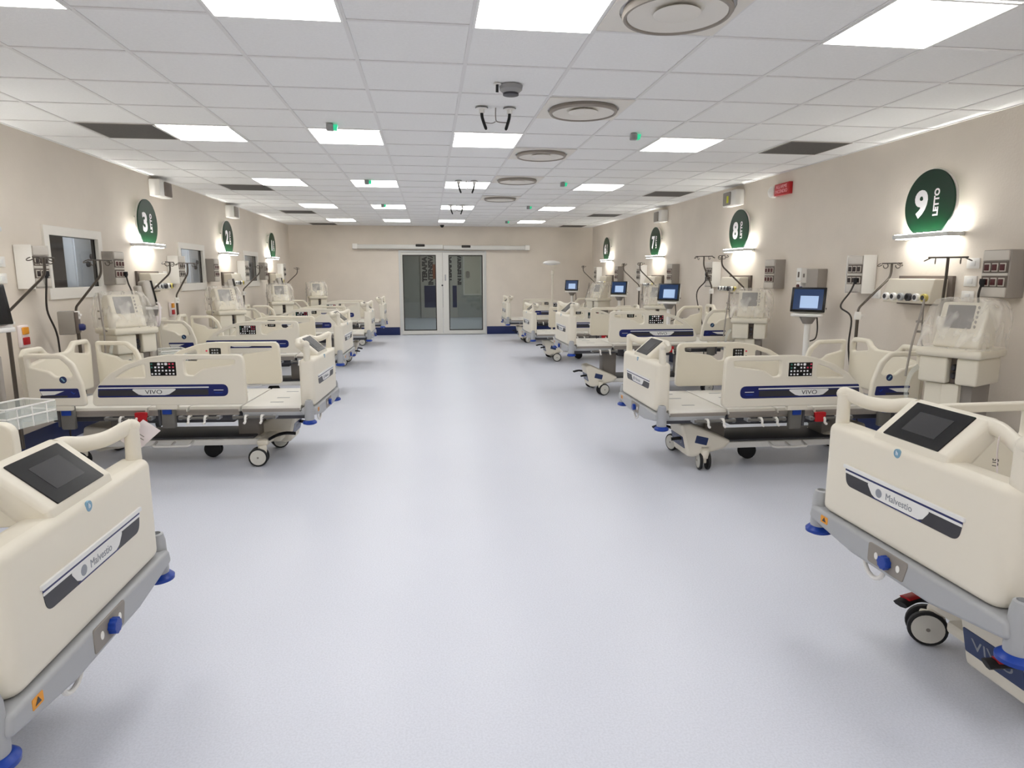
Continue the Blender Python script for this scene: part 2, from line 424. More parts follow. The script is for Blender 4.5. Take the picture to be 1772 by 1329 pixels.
for x, wd in ((-.13, 'TERAPIA'), (.08, 'INTENSIVA'), (.72, 'TERAPIA'), (1.06, 'INTENSIVA')):
    tx.text(wd, .22, 'charcoal', frame((x, CY-.085 if x < 1 else CY-.004, 1.68), (0, 0, 1), (-1, 0, 0)), .002, bold=.014)
    if x < .7: tx.text(wd, .0001, 'charcoal', frame((x, CY-.085, 1.68), (0, 0, 1), (-1, 0, 0)), .001)
tx.build('lettering', t)
t = bpy.data.objects.new('window_4', None); COL.objects.link(t); t['kind'] = 'structure'
M().prism([rect(1.2, .78, 1.85, 2.25), rect(1.25, .83, 1.8, 2.2)], -(CY-.001), -(CY-.03), 'cream_frame', .004, mx=XZ).bx(1.25, 1.8, CY-.012, CY-.002, .83, 2.2, 'beige_trunk').build('window_frame', t)
t = tag(M().prism(rnd([(-.07, -.12), (.07, -.12), (.07, .12), (-.07, .12)], .07), 0, .03, 'box_grey', .006, mx=frame((1.36, CY-.014, 1.5), (1, 0, 0), (0, 0, 1))).build('wall_dispenser'), 'grey oval dispenser on the corridor wall behind the right door', 'dispenser')

# ------------------------------------------------------------------ ceiling fittings
def ceiling_lamp():
    t = thing('ceiling_light', '', 'ceiling light', group='square ceiling light panels')
    M().prism([rect(-.297, -.297, .297, .297), rect(-.283, -.283, .283, .283)], -.009, -.0055, 'lamp_frame', .001).build('frame', t)
    M().bx(-.284, .284, -.284, .284, -.0085, -.0058, 'lamp').build('diffuser', t)
    return t
LP = ceiling_lamp(); first = True
ROW = ('', '', 'nearest', 'second', 'third', 'fourth', 'farthest'); CN = ('leftmost', 'left centre', 'right centre', 'rightmost')
for r, v in enumerate((-15, -10, -5, 0, 5, 10, 15)):
    for c, u in enumerate((0, 2, 4, 7)):
        rn = ('in the row behind the viewer near the front wall', 'in the row just behind the viewer', 'in the nearest visible row', 'in the second row from the viewer', 'in the third row from the viewer', 'in the fourth row from the viewer', 'in the farthest row by the glass doors')[r]
        lb = 'lit square ceiling panel, %s %s' % (CN[c], rn)
        loc = (GX+(u+.5)*T, GY+(v+.5)*T+.03, ZC+.0005)
        if first: LP.location = loc; LP['label'] = lb; first = False
        else: dup(LP, loc, 0, lb)
def grille():
    t = thing('ceiling_vent', '', 'ceiling vent', group='dark grey return air panels in the ceiling')
    M().prism([rect(-.297, -.297, .297, .297), rect(-.285, -.285, .285, .285)], -.009, -.0055, 'box_grey', .001).build('frame', t)
    m = M().bx(-.286, .286, -.286, .286, -.0075, -.0058, 'dark_grille')
    m.build('perforated_panel', t); return t
GR = grille(); first = True
for side, u in (('left', -.95), ('right', 9.02)):
    for r, v in enumerate((0, 6, 12, 17)):
        lb = '%s dark grey air panel of the ceiling along the %s wall' % (('nearest', 'second', 'third', 'farthest')[r], side)
        loc = (GX+(u+.5)*T, GY+(v+.5)*T, ZC+.0005)
        if first: GR.location = loc; GR['label'] = lb; first = False
        else: dup(GR, loc, 0, lb)
def diffuser():
    t = thing('air_diffuser', '', 'air diffuser', group='round air diffusers in the ceiling')
    m = M().prism([rect(-.296, -.296, .296, .296), [(.255*math.cos(a*PI/18), .255*math.sin(a*PI/18)) for a in range(36)]], -.012, -.0055, 'cream_frame', .002)
    m.build('square_plate', t)
    m = M(); 
    m.lathe([(.240, -.008), (.246, -.03), (.238, -.042), (.226, -.042), (.222, -.030), (.222, -.010)], 'box_grey', seg=48); m.build('outer_ring', t)  # ring coloured grey to stand for the shaded side of the lip
    m = M().lathe([(.222, -.012), (.222, -.034), (.205, -.030), (.11, -.010), (.11, -.0062)], 'cream_frame', seg=48).lathe([(.11, -.0064), (.0, -.0066)], 'brown_grey', seg=48); m.build('throat', t)
    m = M().lathe([(.0, -.018), (.09, -.022), (.105, -.03), (.095, -.034), (.0, -.032)], 'cream_frame', seg=48); m.build('cone', t)
    m = M()
    for k in range(4): m.cyl((.06*math.cos(k*PI/2), .06*math.sin(k*PI/2), -.025), (.06*math.cos(k*PI/2), .06*math.sin(k*PI/2), -.006), .005, 'cream_frame', 8)
    m.build('strut', t); return t
DF = diffuser(); first = True
for r, (u, v) in enumerate(((5, -5.05), (5, -2), (5, 1), (5, 4), (5, 7.4))):
    lb = 'round white air diffuser in a square ceiling tile, %s from the viewer' % ('nearest', 'second', 'third', 'fourth', 'fifth')[r]
    loc = (GX+(u+.5)*T, GY+(v+.5)*T, ZC+.0005)
    if first: DF.location = loc; DF['label'] = lb; first = False
    else: dup(DF, loc, 0, lb)
def green_lamp():
    t = thing('indicator_lamp', '', 'indicator lamp', group='small green indicator lamps on the ceiling')
    M().bx(-.045, .01, -.025, .025, -.058, -.006, 'sensor_grey', .006).build('housing', t)
    M().prism(rnd([(.01, -.055), (.035, -.055), (.045, -.012), (.01, -.012)], .006), -.024, .024, 'green_lamp', .006, mx=XZ).build('lens', t)
    return t
GL = green_lamp(); first = True
for side, x, ys_ in (('left', -.735, (5.6, 8.76, 11.67)), ('right', 1.763, (5.65, 8.66, 11.65, 14.9))):
    for r, y in enumerate(ys_):
        lb = '%s green indicator lamp of the %s ceiling line' % (('nearest', 'second', 'third', 'farthest')[r], side)
        if first: GL.location = (x, y, ZC); GL['label'] = lb; first = False
        else: dup(GL, (x, y, ZC), 0, lb)
t = thing('smoke_detector', 'grey round smoke detector on the ceiling beside a short black stub', 'smoke detector', (.54, 4.37, ZC))
M().lathe([(0, -.006), (.075, -.006), (.072, -.03), (.05, -.05)], 'sensor_grey').build('base', t); M().lathe([(.05, -.048), (.05, -.062), (.02, -.066), (0, -.066)], 'charcoal').build('sensor', t)
t = thing('ceiling_hook', 'short black stub hanging from the ceiling left of the smoke detector', 'hook', (.45, 4.33, ZC))
M().lathe([(0, -.006), (.025, -.006), (.025, -.012)], 'white').build('rosette', t); M().cyl((0, 0, -.01), (0, .01, -.055), .009, 'tyre', 10).build('stub', t)
def hangers():
    t = thing('cable_drop', '', 'cable drop', group='paired black cable drops on the ceiling')
    for x in (-.1, .1):
        p = M().lathe([(0, -.006), (.042, -.006), (.042, -.014), (.02, -.018), (.02, -.045)], 'white', Matrix.Translation((x, 0, 0))); p.lathe([(.043, -.0075), (.046, -.009), (.043, -.0125)], 'charcoal', Matrix.Translation((x, 0, 0))); p.build('ceiling_rose', t)
        s_ = 1 if x < 0 else -1
        M().tube(smooth_path([(x, 0, -.035), (x+.004*s_, -.005, -.08), (x+.03*s_, -.02, -.16)]), [.011]*12+[.007], 'tyre', 8).build('black_plug', t)
    M().tube(smooth_path([(0, 0, -.006), (0, 0, -.07), (.012, 0, -.1), (.08, 0, -.105)]), .004, 'vent_grey', 6).tube(smooth_path([(.0, 0, -.1), (-.03, 0, -.112), (-.08, -.005, -.108)]), .003, 'vent_grey', 6).build('cable', t)
    return t
HG = hangers(); first = True
for r, y in enumerate((4.93, 8.66, 11.65)):
    lb = '%s pair of black cable drops hanging from the middle of the ceiling' % ('nearest', 'second', 'third')[r]
    if first: HG.location = (.5, y, ZC); HG['label'] = lb; first = False
    else: dup(HG, (.5, y, ZC), 0, lb)
t = thing('dome_camera', 'tiny black dome camera on the ceiling above the glass doors', 'camera', (.345, 16.3, ZC))
M().lathe([(0, -.006), (.05, -.006), (.05, -.02)], 'charcoal').build('base', t); M().lathe([(.045, -.02), (.04, -.045), (.022, -.062), (0, -.067)], 'black_panel').build('dome', t)

# ------------------------------------------------------------------ wall equipment (local: +x to the viewer's right facing the wall, z up, -y out of the wall)
RW = lambda y, z: ((XR, y, z), -PI/2)               # fixed on the right wall
LW = lambda y, z: ((XL, y, z), PI/2)                # fixed on the left wall
def bed_sign(num):
    t = thing('bed_sign', '', 'sign', group='lit green bed number signs')
    R = .272; pts = []
    for k in range(61):
        a = math.radians(-62+k*(304/60)); pts.append((R*math.cos(a), .272+R*math.sin(a)-.035))
    M().prism(pts, .075, .087, 'green_acrylic', .002, mx=XZ).build('green_disc', t)
    tr = []
    M().prism([[(x*1.03, .24+(z-.24)*1.03) for x, z in pts], [(x*.99, .24+(z-.24)*.99) for x, z in pts]], .058, .0745, 'cream_frame', .001, mx=XZ).build('rim', t)
    for x, z in ((-.15, .3), (.15, .3), (0, .45)): M().cyl((x, -.001, z), (x, -.076, z), .008, 'steel', 10).build('standoff', t)
    m = M(); m.text(num, .285, 'white_icon', frame((-.085, -.0885, .232), (1, 0, 0), (0, 0, 1)), .001, bold=.012, sx=1.0)
    m.build('number', t)
    m = M(); m.text('LETTO', .072, 'white_icon', frame((.085, -.0885, .242), (0, 0, 1), (-1, 0, 0)), .001, bold=.003); m.build('word', t)
    b = M().bx(-.31, .31, -.155, -.001, -.035, -.0, 'alu', .006); b.build('shelf_light', t)
    M().bx(-.29, .29, -.05, -.018, .0005, .004, 'shelf_led').build('upper_strip', t)
    M().bx(-.29, .29, -.148, -.125, .0005, .003, 'shelf_led_front').build('front_strip', t)
    M().bx(-.29, .29, -.135, -.03, -.0395, -.0355, 'shelf_led_low').build('lower_strip', t)
    return t
mat('shelf_led_low', 'ffffff', .5, emit='fffdf6', estr=15)
mat('shelf_led_front', 'ffffff', .5, emit='fffdf6', estr=50)
SZ = 1.835
for num, y in (('9', 5.07), ('8', 8.44), ('7', 11.72), ('6', 15.03)):
    t = bed_sign(num); t.location, t.rotation_euler.z = RW(y, SZ)[0], RW(y, SZ)[1]; t['label'] = 'round green sign reading %s LETTO over a lit shelf on the right wall' % num
for num, y in (('4', 5.18), ('3', 8.34), ('2', 11.49), ('1', 14.6)):
    t = bed_sign(num); t.location, t.rotation_euler.z = LW(y, SZ+.02)[0], LW(y, SZ)[1]; t['label'] = 'round green sign reading %s LETTO over a lit shelf on the left wall' % num

def power_box(flap=False, red=False):
    t = thing('power_box', '', 'power box', group='socket boxes on the walls')
    W = .24; H = .34
    m = M().bx(-W/2, W/2, -.13, -.001, 0, H, 'box_grey' if not flap else 'box_light', .006); m.build('housing', t)
    m = M().bx(-W/2+.012, W/2-.012, -.142, -.1295, .265, H-.006, 'box_light', .004).bx(-W/2+.012, W/2-.012, -.142, -.1295, .006, .075, 'box_light', .004).bx(-W/2+.012, W/2-.012, -.138, -.1295, .155, .175, 'box_light', .003)
    m.build('front_strip', t)
    for r, z in enumerate((.216, .112)):
        pl = M().bx(-W/2+.014, W/2-.014, -.134, -.1298, z-.038, z+.042, 'brown_grey').build('socket_bay', t)
        for k in range(3):
            s_ = M().bx(-.066+k*.066-.026, -.066+k*.066+.026, -.141, -.134, z-.03, z+.03, 'box_light', .003)
            s_.bx(-.066+k*.066-.02, -.066+k*.066+.02, -.146, -.141, z-.022, z+.022, 'socket_red' if red else 'socket_dark', .008)
            s_.build('socket', pl)
    if flap: M().bx(W/2, W/2+.008, -.138, -.004, -.012, H+.006, 'white', .003).build('white_cover', t); M().bx(-W/2-.008, -W/2, -.138, -.004, -.012, H+.006, 'white', .003).build('white_cover', t)
    return t
def inst(proto, place, label, used={}):
    loc, rz = place
    if proto.name not in used:
        used[proto.name] = 1; proto.location = loc; proto.rotation_euler.z = rz; proto['label'] = label; return proto
    return dup(proto, loc, rz, label)
PBA = power_box(red=True); PBB = power_box(flap=True)
PZ = 1.335
for n, y in (('9', 4.30), ('8', 7.48), ('7', 10.80), ('6', 14.0)):
    inst(PBA, RW(y, PZ), 'grey socket box near side of the green %s sign on the right wall' % n)
for n, y in (('9', 5.88), ('8', 9.21), ('7', 12.46), ('6', 15.8)):
    inst(PBB, RW(y, PZ), 'white sided socket box far side of the green %s sign on the right wall' % n)
for n, y in (('3', 7.40), ('2', 10.6), ('1', 13.72)):
    inst(PBA, LW(y, PZ+.06), 'grey socket box near side of the green %s sign on the left wall' % n)
for n, y in (('3', 9.17), ('2', 12.3), ('1', 15.4)):
    pb = inst(PBB, LW(y, PZ+.06), 'white sided socket box far side of the green %s sign on the left wall' % n)
inst(PBB, LW(5.99, PZ+.06), 'white sided socket box left of the nearest wall window')

def gas_unit():
    t = thing('gas_panel', '', 'gas panel', group='medical gas panels under the signs')
    M().bx(-.26, .35, -.03, -.001, -.02, .225, 'brown_grey', .003).build('back_plate', t)
    M().prism(rnd([(-.19, .0), (-.03, .0), (-.03, .2), (-.15, .2), (-.175, .1)], .012), -.23, .31, 'beige_trunk', .006, mx=frame((0, 0, 0), (0, 1, 0), (0, 0, 1))).build('housing', t)
    for k in range(6):
        x = -.18+k*.09; c = ('plate_white', 'plate_white', 'bed_grey', 'charcoal', 'plate_white', 'yellow_outlet')[k]
        m = M().lathe([(0, -.002), (.032, -.002), (.032, .022), (.024, .026)], c, frame((x, -.187, .05), (1, 0, 0), (0, 0, 1)), 18)
        m.lathe([(0, .02), (.02, .02), (.02, .0275), (0, .0275)], 'charcoal' if c != 'charcoal' else 'black_panel', frame((x, -.187, .05), (1, 0, 0), (0, 0, 1)), 18)
        m.build('gas_outlet', t)
    return t
GU = gas_unit()
for n, y in (('9', 5.15), ('8', 8.5), ('7', 11.75), ('6', 15.0)): inst(GU, RW(y, 1.265), 'cream gas outlet panel under the green %s sign on the right wall' % n)
for n, y in (('3', 8.33), ('2', 11.5), ('1', 14.65)): inst(GU, LW(y, 1.315), 'cream gas outlet panel under the green %s sign on the left wall' % n)

def switch_plate():
    t = thing('switch_plate', '', 'switch', group='white switch plates on the walls')
    M().bx(-.06, .06, -.012, -.0005, -.04, .04, 'white', .004).build('plate', t); M().bx(-.025, .025, -.017, -.0115, -.02, .02, 'plate_white', .003).build('rocker', t); return t
SP = switch_plate()
for y, z, l in ((4.64, 1.585, 'upper white switch plate beside the nearest grey socket box on the right wall'), (4.65, 1.45, 'middle white switch plate beside the nearest grey socket box on the right wall'), (4.66, 1.335, 'lowest white switch plate beside the nearest grey socket box on the right wall')):
    inst(SP, RW(y, z), l)
for y, z, l in ((5.67, 1.6, 'upper white switch plate at the left edge of the left wall'), (5.67, 1.47, 'lower white switch plate at the left edge of the left wall'), (8.93, 1.5, 'white switch plate between the green 3 sign shelf and the second window'), (12.05, 1.5, 'white switch plate right of the gas panel under the green 2 sign')):
    inst(SP, LW(y, z), l)
inst(SP, RW(5.72, 1.32), 'white outlet plate low between the gas panel and the white sided box under sign 9')
t = thing('call_panel', 'grey call box with white outlet plates and coloured knobs above the nearest lit monitor', 'call panel', *RW(6.72, 1.33))
M().bx(-.03, .2, -.11, -.001, 0, .23, 'box_grey', .005).build('housing', t)
M().bx(-.2, -.11, -.115, -.001, .1, .24, 'white', .005).bx(-.17, -.14, -.119, -.114, .14, .2, 'brown_grey', .003).build('outlet_plate', t); M().bx(-.1, .0, -.118, -.0, .08, .235, 'box_light', .005).bx(-.06, -.03, -.122, -.118, .14, .18, 'brown_grey', .003).build('outlet_plate', t)
M().lathe([(0, 0), (.022, 0), (.022, .02), (0, .022)], 'navy', frame((-.09, -.11, .02), (1, 0, 0), (0, 0, 1)), 14).build('knob', t)
M().bx(-.2, -.115, -.11, -.001, 0, .09, 'white', .004).lathe([(0, 0), (.02, 0), (.02, .015), (0, .016)], 'socket_red', frame((-.155, -.11, .045), (1, 0, 0), (0, 0, 1)), 14).build('knob', t)
def alarm():
    t = thing('alarm_button', '', 'alarm button', group='yellow and red alarm button plates')
    M().bx(-.055, .055, -.03, 0, -.09, .09, 'paper', .006).build('plate', t)
    M().bx(-.042, .042, -.042, -.03, .015, .075, 'orange', .008).build('yellow_button', t); M().bx(-.042, .042, -.042, -.03, -.07, -.008, 'red', .008).build('red_button', t); return t
AL = alarm()
inst(AL, LW(5.84, 1.0), 'yellow and red alarm buttons low on the left wall near the left edge'); inst(AL, LW(9.03, 1.06), 'yellow and red alarm buttons right of the gas panel under sign 3')
def emlight(c):
    t = thing('emergency_light', '', 'emergency light', group='box lamps high on the walls')
    M().bx(-.19, .19, -.13, -.001, 0, .2, 'white', .012).build('housing', t)
    M().bx(-.15, .06, -.15, -.128, .012, .185, c, .02).build('lens', t); return t
e = emlight('vent_grey'); M().bx(-.02, .03, -.155, -.149, .04, .13, 'fluo', .005).build('yellow_label', e); inst(e, RW(8.68, 2.41), 'white emergency lamp box high above the green 8 sign')
e = emlight('brown_grey'); e.scale.x = -1; inst(e, LW(8.86, 2.44), 'white emergency lamp box high above the green 3 sign')
e = emlight('vent_grey'); inst(e, LW(11.9, 2.44), 'white emergency lamp box high above the green 2 sign')
e = emlight('vent_grey'); inst(e, RW(11.5, 2.41), 'white emergency lamp box high above the green 7 sign')
t = thing('fire_alarm_panel', 'red lettered fire alarm panel high on the right wall between signs 8 and 9', 'alarm sign', *RW(7.52, 2.42))
M().bx(-.13, .2, -.045, 0, 0, .135, 'red', .006).build('red_panel', t)
M().bx(-.115, .185, -.049, -.0445, .012, .123, 'red', .002).text('ALLARME', .055, 'rose_text', frame((.035, -.0498, .094), (1, 0, 0), (0, 0, 1)), .0006, sx=1.05).text('INCENDIO', .055, 'rose_text', frame((.035, -.0498, .042), (1, 0, 0), (0, 0, 1)), .0006, sx=1.0).build('lettered_face', t)
M().lathe([(0, 0), (.07, 0), (.065, .05), (.03, .075), (0, .08)], 'white', frame((-.2, -.001, .06), (1, 0, 0), (0, 0, 1))).build('sounder', t)

# cables plugged into the wall boxes
def cord(pts, label):
    P = smooth_path(pts, 7); m = M().tube(P, .008, 'cable', 8)
    a = Vector(pts[0]); m.tube([a+Vector((0, 0, .03)), a, a-Vector((0, 0, .03))], [.018, .02, .01], 'tyre', 10)
    tag(m.build('power_cable'), label, 'cable', 'black power cords from the wall boxes')
cord([(XR-.165, 4.365, 1.44), (XR-.17, 4.38, 1.36), (XR-.14, 4.40, 1.25), (XR-.1, 4.4, .9), (XR-.05, 4.4, .4), (XR-.05, 4.4, .02)], 'black cord plugged into the nearest grey socket box on the right wall')
cord([(XR-.165, 5.815, 1.44), (XR-.19, 5.84, 1.34), (XR-.27, 5.85, 1.2), (XR-.24, 5.72, 1.1), (XR-.24, 5.72, .8), (XR-.12, 5.75, .3), (XR-.05, 5.75, .02)], 'black cord looping down from the white sided socket box under sign 9')
cord([(XL+.165, 5.99, 1.5), (XL+.15, 6.0, 1.42), (XL+.08, 6.10, 1.2), (XL+.07, 6.22, 1.0), (XL+.05, 6.28, .8), (XL+.05, 6.3, .02)], 'black cord hanging from the socket box left of the nearest wall window')
cord([(XL+.165, 7.46, 1.5), (XL+.16, 7.5, 1.42), (XL+.1, 7.74, 1.2), (XL+.06, 7.74, .6), (XL+.05, 7.74, .02)], 'black cord hanging from the grey socket box near side of sign 3')
cord([(XR-.165, 9.21, 1.5), (XR-.17, 9.24, 1.4), (XR-.2, 9.45, 1.2), (XR-.1, 9.4, .7), (XR-.05, 9.4, .02)], 'black cord hanging from the white sided socket box far side of sign 8')

# ------------------------------------------------------------------ hospital beds (local: x from foot end 0 to head end, z up)
def plate_stripe(m, x0, x1, z0, z1, side, oval=None, text=True):
    """white recessed name strip with charcoal wings on the outer face of a rail; side = -1 faces -y"""
    Y = side
    fr = frame((0, 0, 0), (1, 0, 0), (0, 0, 1)) if Y < 0 else frame((0, 0, 0), (-1, 0, 0), (0, 0, 1))
    return fr
def make_bed(name='hospital_bed'):
    t = thing(name, '', 'hospital bed', group='ivory hospital beds along both walls')
    # --- footboard
    c = rnd([(.0, -.43), (.11, -.43), (.11, .43), (.0, .43)], [.075, .03, .03, .075], 7)
    inner = []
    m = M()
    m.prism(c, .50, .865, 'ivory', .03, res=4)
    m.prism(rnd([(.012, .84), (.022, .885), (.15, .995), (.185, 1.0), (.2, .985), (.185, .93), (.1, .84)], [0, .012, .015, .015, .01, .02, 0]), -.175, .175, 'ivory', .016, mx=XZ, res=3)
    for s in (-1, 1):
        m.prism(rnd([(.0, .5), (.09, .5), (.09, .86), (.0, .86)], .03), .0, .0005, 'ivory', 0, mx=Matrix.Translation((0, 0, -10))) if False else None
    fb = m.build('footboard', t, ang=50)
    for s in (-1, 1):
        p = smooth_path([(.165, .15*s, .975), (.165, .2*s, .972), (.145, .27*s, .955), (.105, .335*s, .955), (.065, .385*s, .975), (.05, .408*s, .982)], 6)
        h = M().tube(p, [.026]*len(p), 'ivory', 14, ry=.02)
        h.tube([(.05, .4*s, .98), (.05, .402*s, .94), (.052, .402*s, .84)], [.024, .024, .026], 'ivory', 14)
        h.lathe([(0, -.026), (.015, -.021), (.024, -.01), (.026, 0), (.024, .01), (.015, .021), (0, .026)], 'ivory', Matrix.Translation((.05, .408*s, .98)), 14)
        h.build('handle', fb)
    a = math.atan2(.995-.885, .15-.022)
    fr = frame((.086, 0, .9405), (0, -1, 0), (math.cos(a), 0, math.sin(a)))
    M().prism(rect(-.128, -.082, .128, .082, .004), -.004, .0035, 'black_panel', .001, mx=fr).build('display_panel', fb)
    M().prism(rect(-.075, -.045, .075, .045), .003, .0042, 'screen_off', 0, mx=fr).build('screen', fb)
    ff = frame((0, 0, 0), (0, -1, 0), (0, 0, 1))            # foot face: right = -y, normal = -x
    M().prism([(.016*math.cos(k*PI/12), .016*math.sin(k*PI/12)) for k in range(24)], -.004, .003, 'badge_blue', .0008, mx=ff @ Matrix.Translation((-.02, .842, -.002))).text('h', .022, 'white_icon', ff @ Matrix.Translation((-.02, .843, .0015)), .0005).build('badge', fb)
    m = M(); z0 = .648
    m.prism(rnd([(-.272, z0), (.272, z0), (.282, z0+.06), (-.282, z0+.06)], [.045, .045, .004, .004], 6), -.003, .0016, 'charcoal', .0008, mx=ff)
    m.prism([(-.281, z0+.048), (.281, z0+.048), (.281, z0+.057), (-.281, z0+.057)], 0, .0022, 'plate_white', 0, mx=ff)
    m.prism([(-.281, z0+.057), (.281, z0+.057), (.281, z0+.066), (-.281, z0+.066)], 0, .0022, 'navy', 0, mx=ff)
    m.prism(rnd([(-.29, z0+.066), (.29, z0+.066), (.29, z0+.08), (-.29, z0+.08)], .004), -.002, .007, 'plate_white', .001, mx=ff)
    m.prism(rnd([(-.105, z0+.006), (.105, z0+.006), (.125, z0+.014), (.155, z0+.05), (-.155, z0+.05), (-.125, z0+.014)], .008), 0, .0026, 'plate_white', 0, mx=ff)
    m.bx(-.0024, 0, -.12, .12, z0+.001, z0+.006, 'navy')
    m.prism([(-.088+.016*math.cos(k*PI/8), z0+.029+.016*math.sin(k*PI/8)) for k in range(16)], .002, .0031, 'silver_text', 0, mx=ff)
    m.text('Malvestio', .034, 'silver_text', ff @ Matrix.Translation((.012, z0+.029, .0028)), .0006)
    m.build('name_plate', fb)
    # --- foot rail with bumpers
    m = M()
    m.prism(rnd([(-.47, .498), (.47, .498), (.485, .445), (.40, .432), (.2, .405), (-.2, .405), (-.40, .432), (-.485, .445)], .02), -.012, .095, 'bed_grey', .012, mx=YZ)
    for s in (-1, 1):
        m.lathe([(0, .40), (.034, .40), (.036, .42), (.032, .53), (.026, .556), (.018, .56), (.018, .54), (0, .54)], 'bed_grey', Matrix.Translation((.035, .475*s, 0)))
    fr_ = m.build('foot_rail', t)
    for s in (-1, 1):
        M().lathe([(0, .372), (.035, .372), (.052, .38), (.053, .392), (.04, .405), (.02, .41), (0, .41)], 'blue', Matrix.Translation((.035, .475*s, 0))).build('corner_bumper', fr_)
    M().prism(rnd([(-.1, .42), (.08, .42), (.1, .494), (-.1, .494)], .012), .008, .0145, 'vent_grey', .002, mx=ff).build('control_recess', fr_)
    m = M().prism(rnd([(.026*math.cos(k*PI/9)*(1 if k % 2 else .86), .026*math.sin(k*PI/9)*(1 if k % 2 else .86)) for k in range(18)], .004, 2), .014, .036, 'blue', .003, mx=ff @ Matrix.Translation((.0, .457, 0)))
    m.build('rotary_knob', fr_)
    for y in (-.055, .055): M().prism([(.009*math.cos(k*PI/6)+y, .013*math.sin(k*PI/6)+.457) for k in range(12)], .013, .0165, 'white', .001, mx=ff).build('symbol', fr_)
    M().prism(rect(-.395, .455, -.35, .484, .004), .011, .0135, 'orange', .0005, mx=ff).prism([(-.385, .462), (-.372, .48), (-.36, .462)], .0132, .0142, 'charcoal', 0, mx=ff).build('warning_sticker', fr_)
    ring = [(.04+.0*k, .13+.052*math.sin(k*PI/12), .39+.052*math.cos(k*PI/12)) for k in range(24)]
    M().tube(ring, .008, 'white', 10, closed=True).build('drainage_hook', fr_)
    # --- mattress platform
    for a_, b_, in ((.115, .56), (.575, .95), (.965, 1.25), (1.265, 1.98)):
        m = M().prism(rnd([(-.42, .47), (-.40, .462), (.40, .462), (.42, .47), (.40, .505), (-.40, .505)], .008), a_, b_, 'ivory_deck', .004, mx=YZ)
        m.prism(rnd([(-.415, .456), (.415, .456), (.425, .486), (-.425, .486)], .004), a_+.006, b_-.006, 'box_grey', .003, mx=YZ)
        for y in (-.22, .06, .25):
            m.bx((a_+b_)/2-.05, (a_+b_)/2+.05, y-.012, y+.012, .5045, .5065, 'bed_grey', .001)
        m.build('deck_section', t)
    m = M()
    for s in (-1, 1):
        m.bx(.09, 2.0, .30*s-.03, .30*s+.03, .385, .458, 'bed_dark', .006); m.bx(.09, .55, .405*s-.012, .405*s+.012, .43, .4615, 'bed_grey', .004)
        m.bx(.58, 1.98, .40*s-.012, .40*s+.012, .438, .4615, 'box_grey', .004)
    for x in (.12, .7, 1.3, 1.95): m.bx(x-.03, x+.03, -.3, .3, .39, .45, 'bed_dark', .005)
    m.bx(.7, 1.55, -.18, .18, .33, .40, 'bed_dark', .01)
    m.build('bed_frame', t)
    for s in (-1, 1):
        for a_, b_ in ((.3, .62), (.72, 1.02), (1.22, 1.56)):
            m = M().cyl((a_, .44*s, .425), (b_, .44*s, .425), .011, 'wheel_grey', 10)
            for x in (a_+.01, b_-.01): m.bx(x-.012, x+.012, .405*s-.035, .405*s+.035, .41, .44, 'bed_grey', .003)
            r = m.build('accessory_rail', t)
            for x in (a_+.1, a_+.22):
                M().tube(fillet3([(x, .44*s, .44), (x, .465*s, .425), (x, .465*s, .395), (x, .49*s, .39)], .01), .009, 'white', 8).bx(x-.012, x+.012, .43*s-.018, .43*s+.018, .412, .442, 'white', .004).build('bag_hook', r)
        for x in (1.09, 1.82):
            q = M().bx(x-.05, x+.05, .437*s-.022, .437*s+.022, .35, .538, 'wheel_grey', .012).bx(x+.055, x+.075, .43*s-.02, .43*s+.02, .37, .5, 'bed_dark', .004).build('rail_latch', t)
            M().bx(x-.034, x+.034, .462*s-.008, .462*s+.008, .46, .535, 'blue', .006).build('release_handle', q)
        M().prism(rnd([(1.25, .40), (1.33, .40), (1.335, .475), (1.245, .475)], .012), -.012, .012, 'red', .004, mx=frame((0, .445*s, 0), (1, 0, 0), (0, 0, 1))).build('emergency_lever', t)
    # --- side rails and head rails
    for s in (-1, 1):
        yo = .468*s
        def P(m, lp, a_, b_, mt, bev=0, res=2):                      # a_..b_ measured outward from the rail centre plane
            return m.prism(lp, a_, b_, mt, bev, mx=frame((0, yo, 0), (1, 0, 0), (0, 0, 1)) if s < 0 else frame((0, yo, 0), (1, 0, 0), (0, 0, 1)) @ Matrix.Diagonal((1, 1, -1, 1)), res=res)
        out = rnd([(.49, .535), (1.61, .535), (1.6, .63), (1.55, .70), (1.47, .775), (1.35, .845), (1.2, .895), (1.05, .915), (.5, .912)], [.035, .03, .05, .05, .08, .08, .1, .1, .055])
        h1 = rnd([(.558, .876), (.93, .878), (.93, .76), (.87, .757), (.80, .805), (.565, .838)], [.012, .02, .03, .02, .03, .02])
        h2 = rnd([(1.21, .852), (1.325, .812), (1.42, .757), (1.425, .748), (1.41, .745), (1.21, .745)], [.02, .05, .02, .008, .01, .02])
        m = M(); P(m, [out, h1, h2], -.022, .022, 'ivory', .008, 3)
        m.bx(1.0, 1.16, yo-.02, yo+.02, .50, .545, 'ivory', .01)
        rail = m.build('side_rail', t, ang=40)
        m = M(); P(m, rect(.975, .75, 1.18, .872, .008), .012, .0245, 'ivory', .003); P(m, rect(.985, .76, 1.17, .862, .004), .02, .026, 'black_panel', .001)
        for k in range(7):
            for j in range(4):
                x = 1.005+k*.0255; z = .774+j*.0245
                if (k*3+j*5) % 7 == 2: continue
                kk = k if s < 0 else 6-k; cc = 'pink_icon' if kk >= 5 and j >= 2 else ('teal_icon' if kk == 0 and j > 1 else 'white_icon')
                big = (k in (2, 4) and j == 3)
                w = .0105 if big else .0065
                P(m, rect(x-w, z-w*.9, x+w, z+w*.9, .003 if not big else w*.8, 3), .0255, .0266, cc)
        m.build('control_panel', rail)
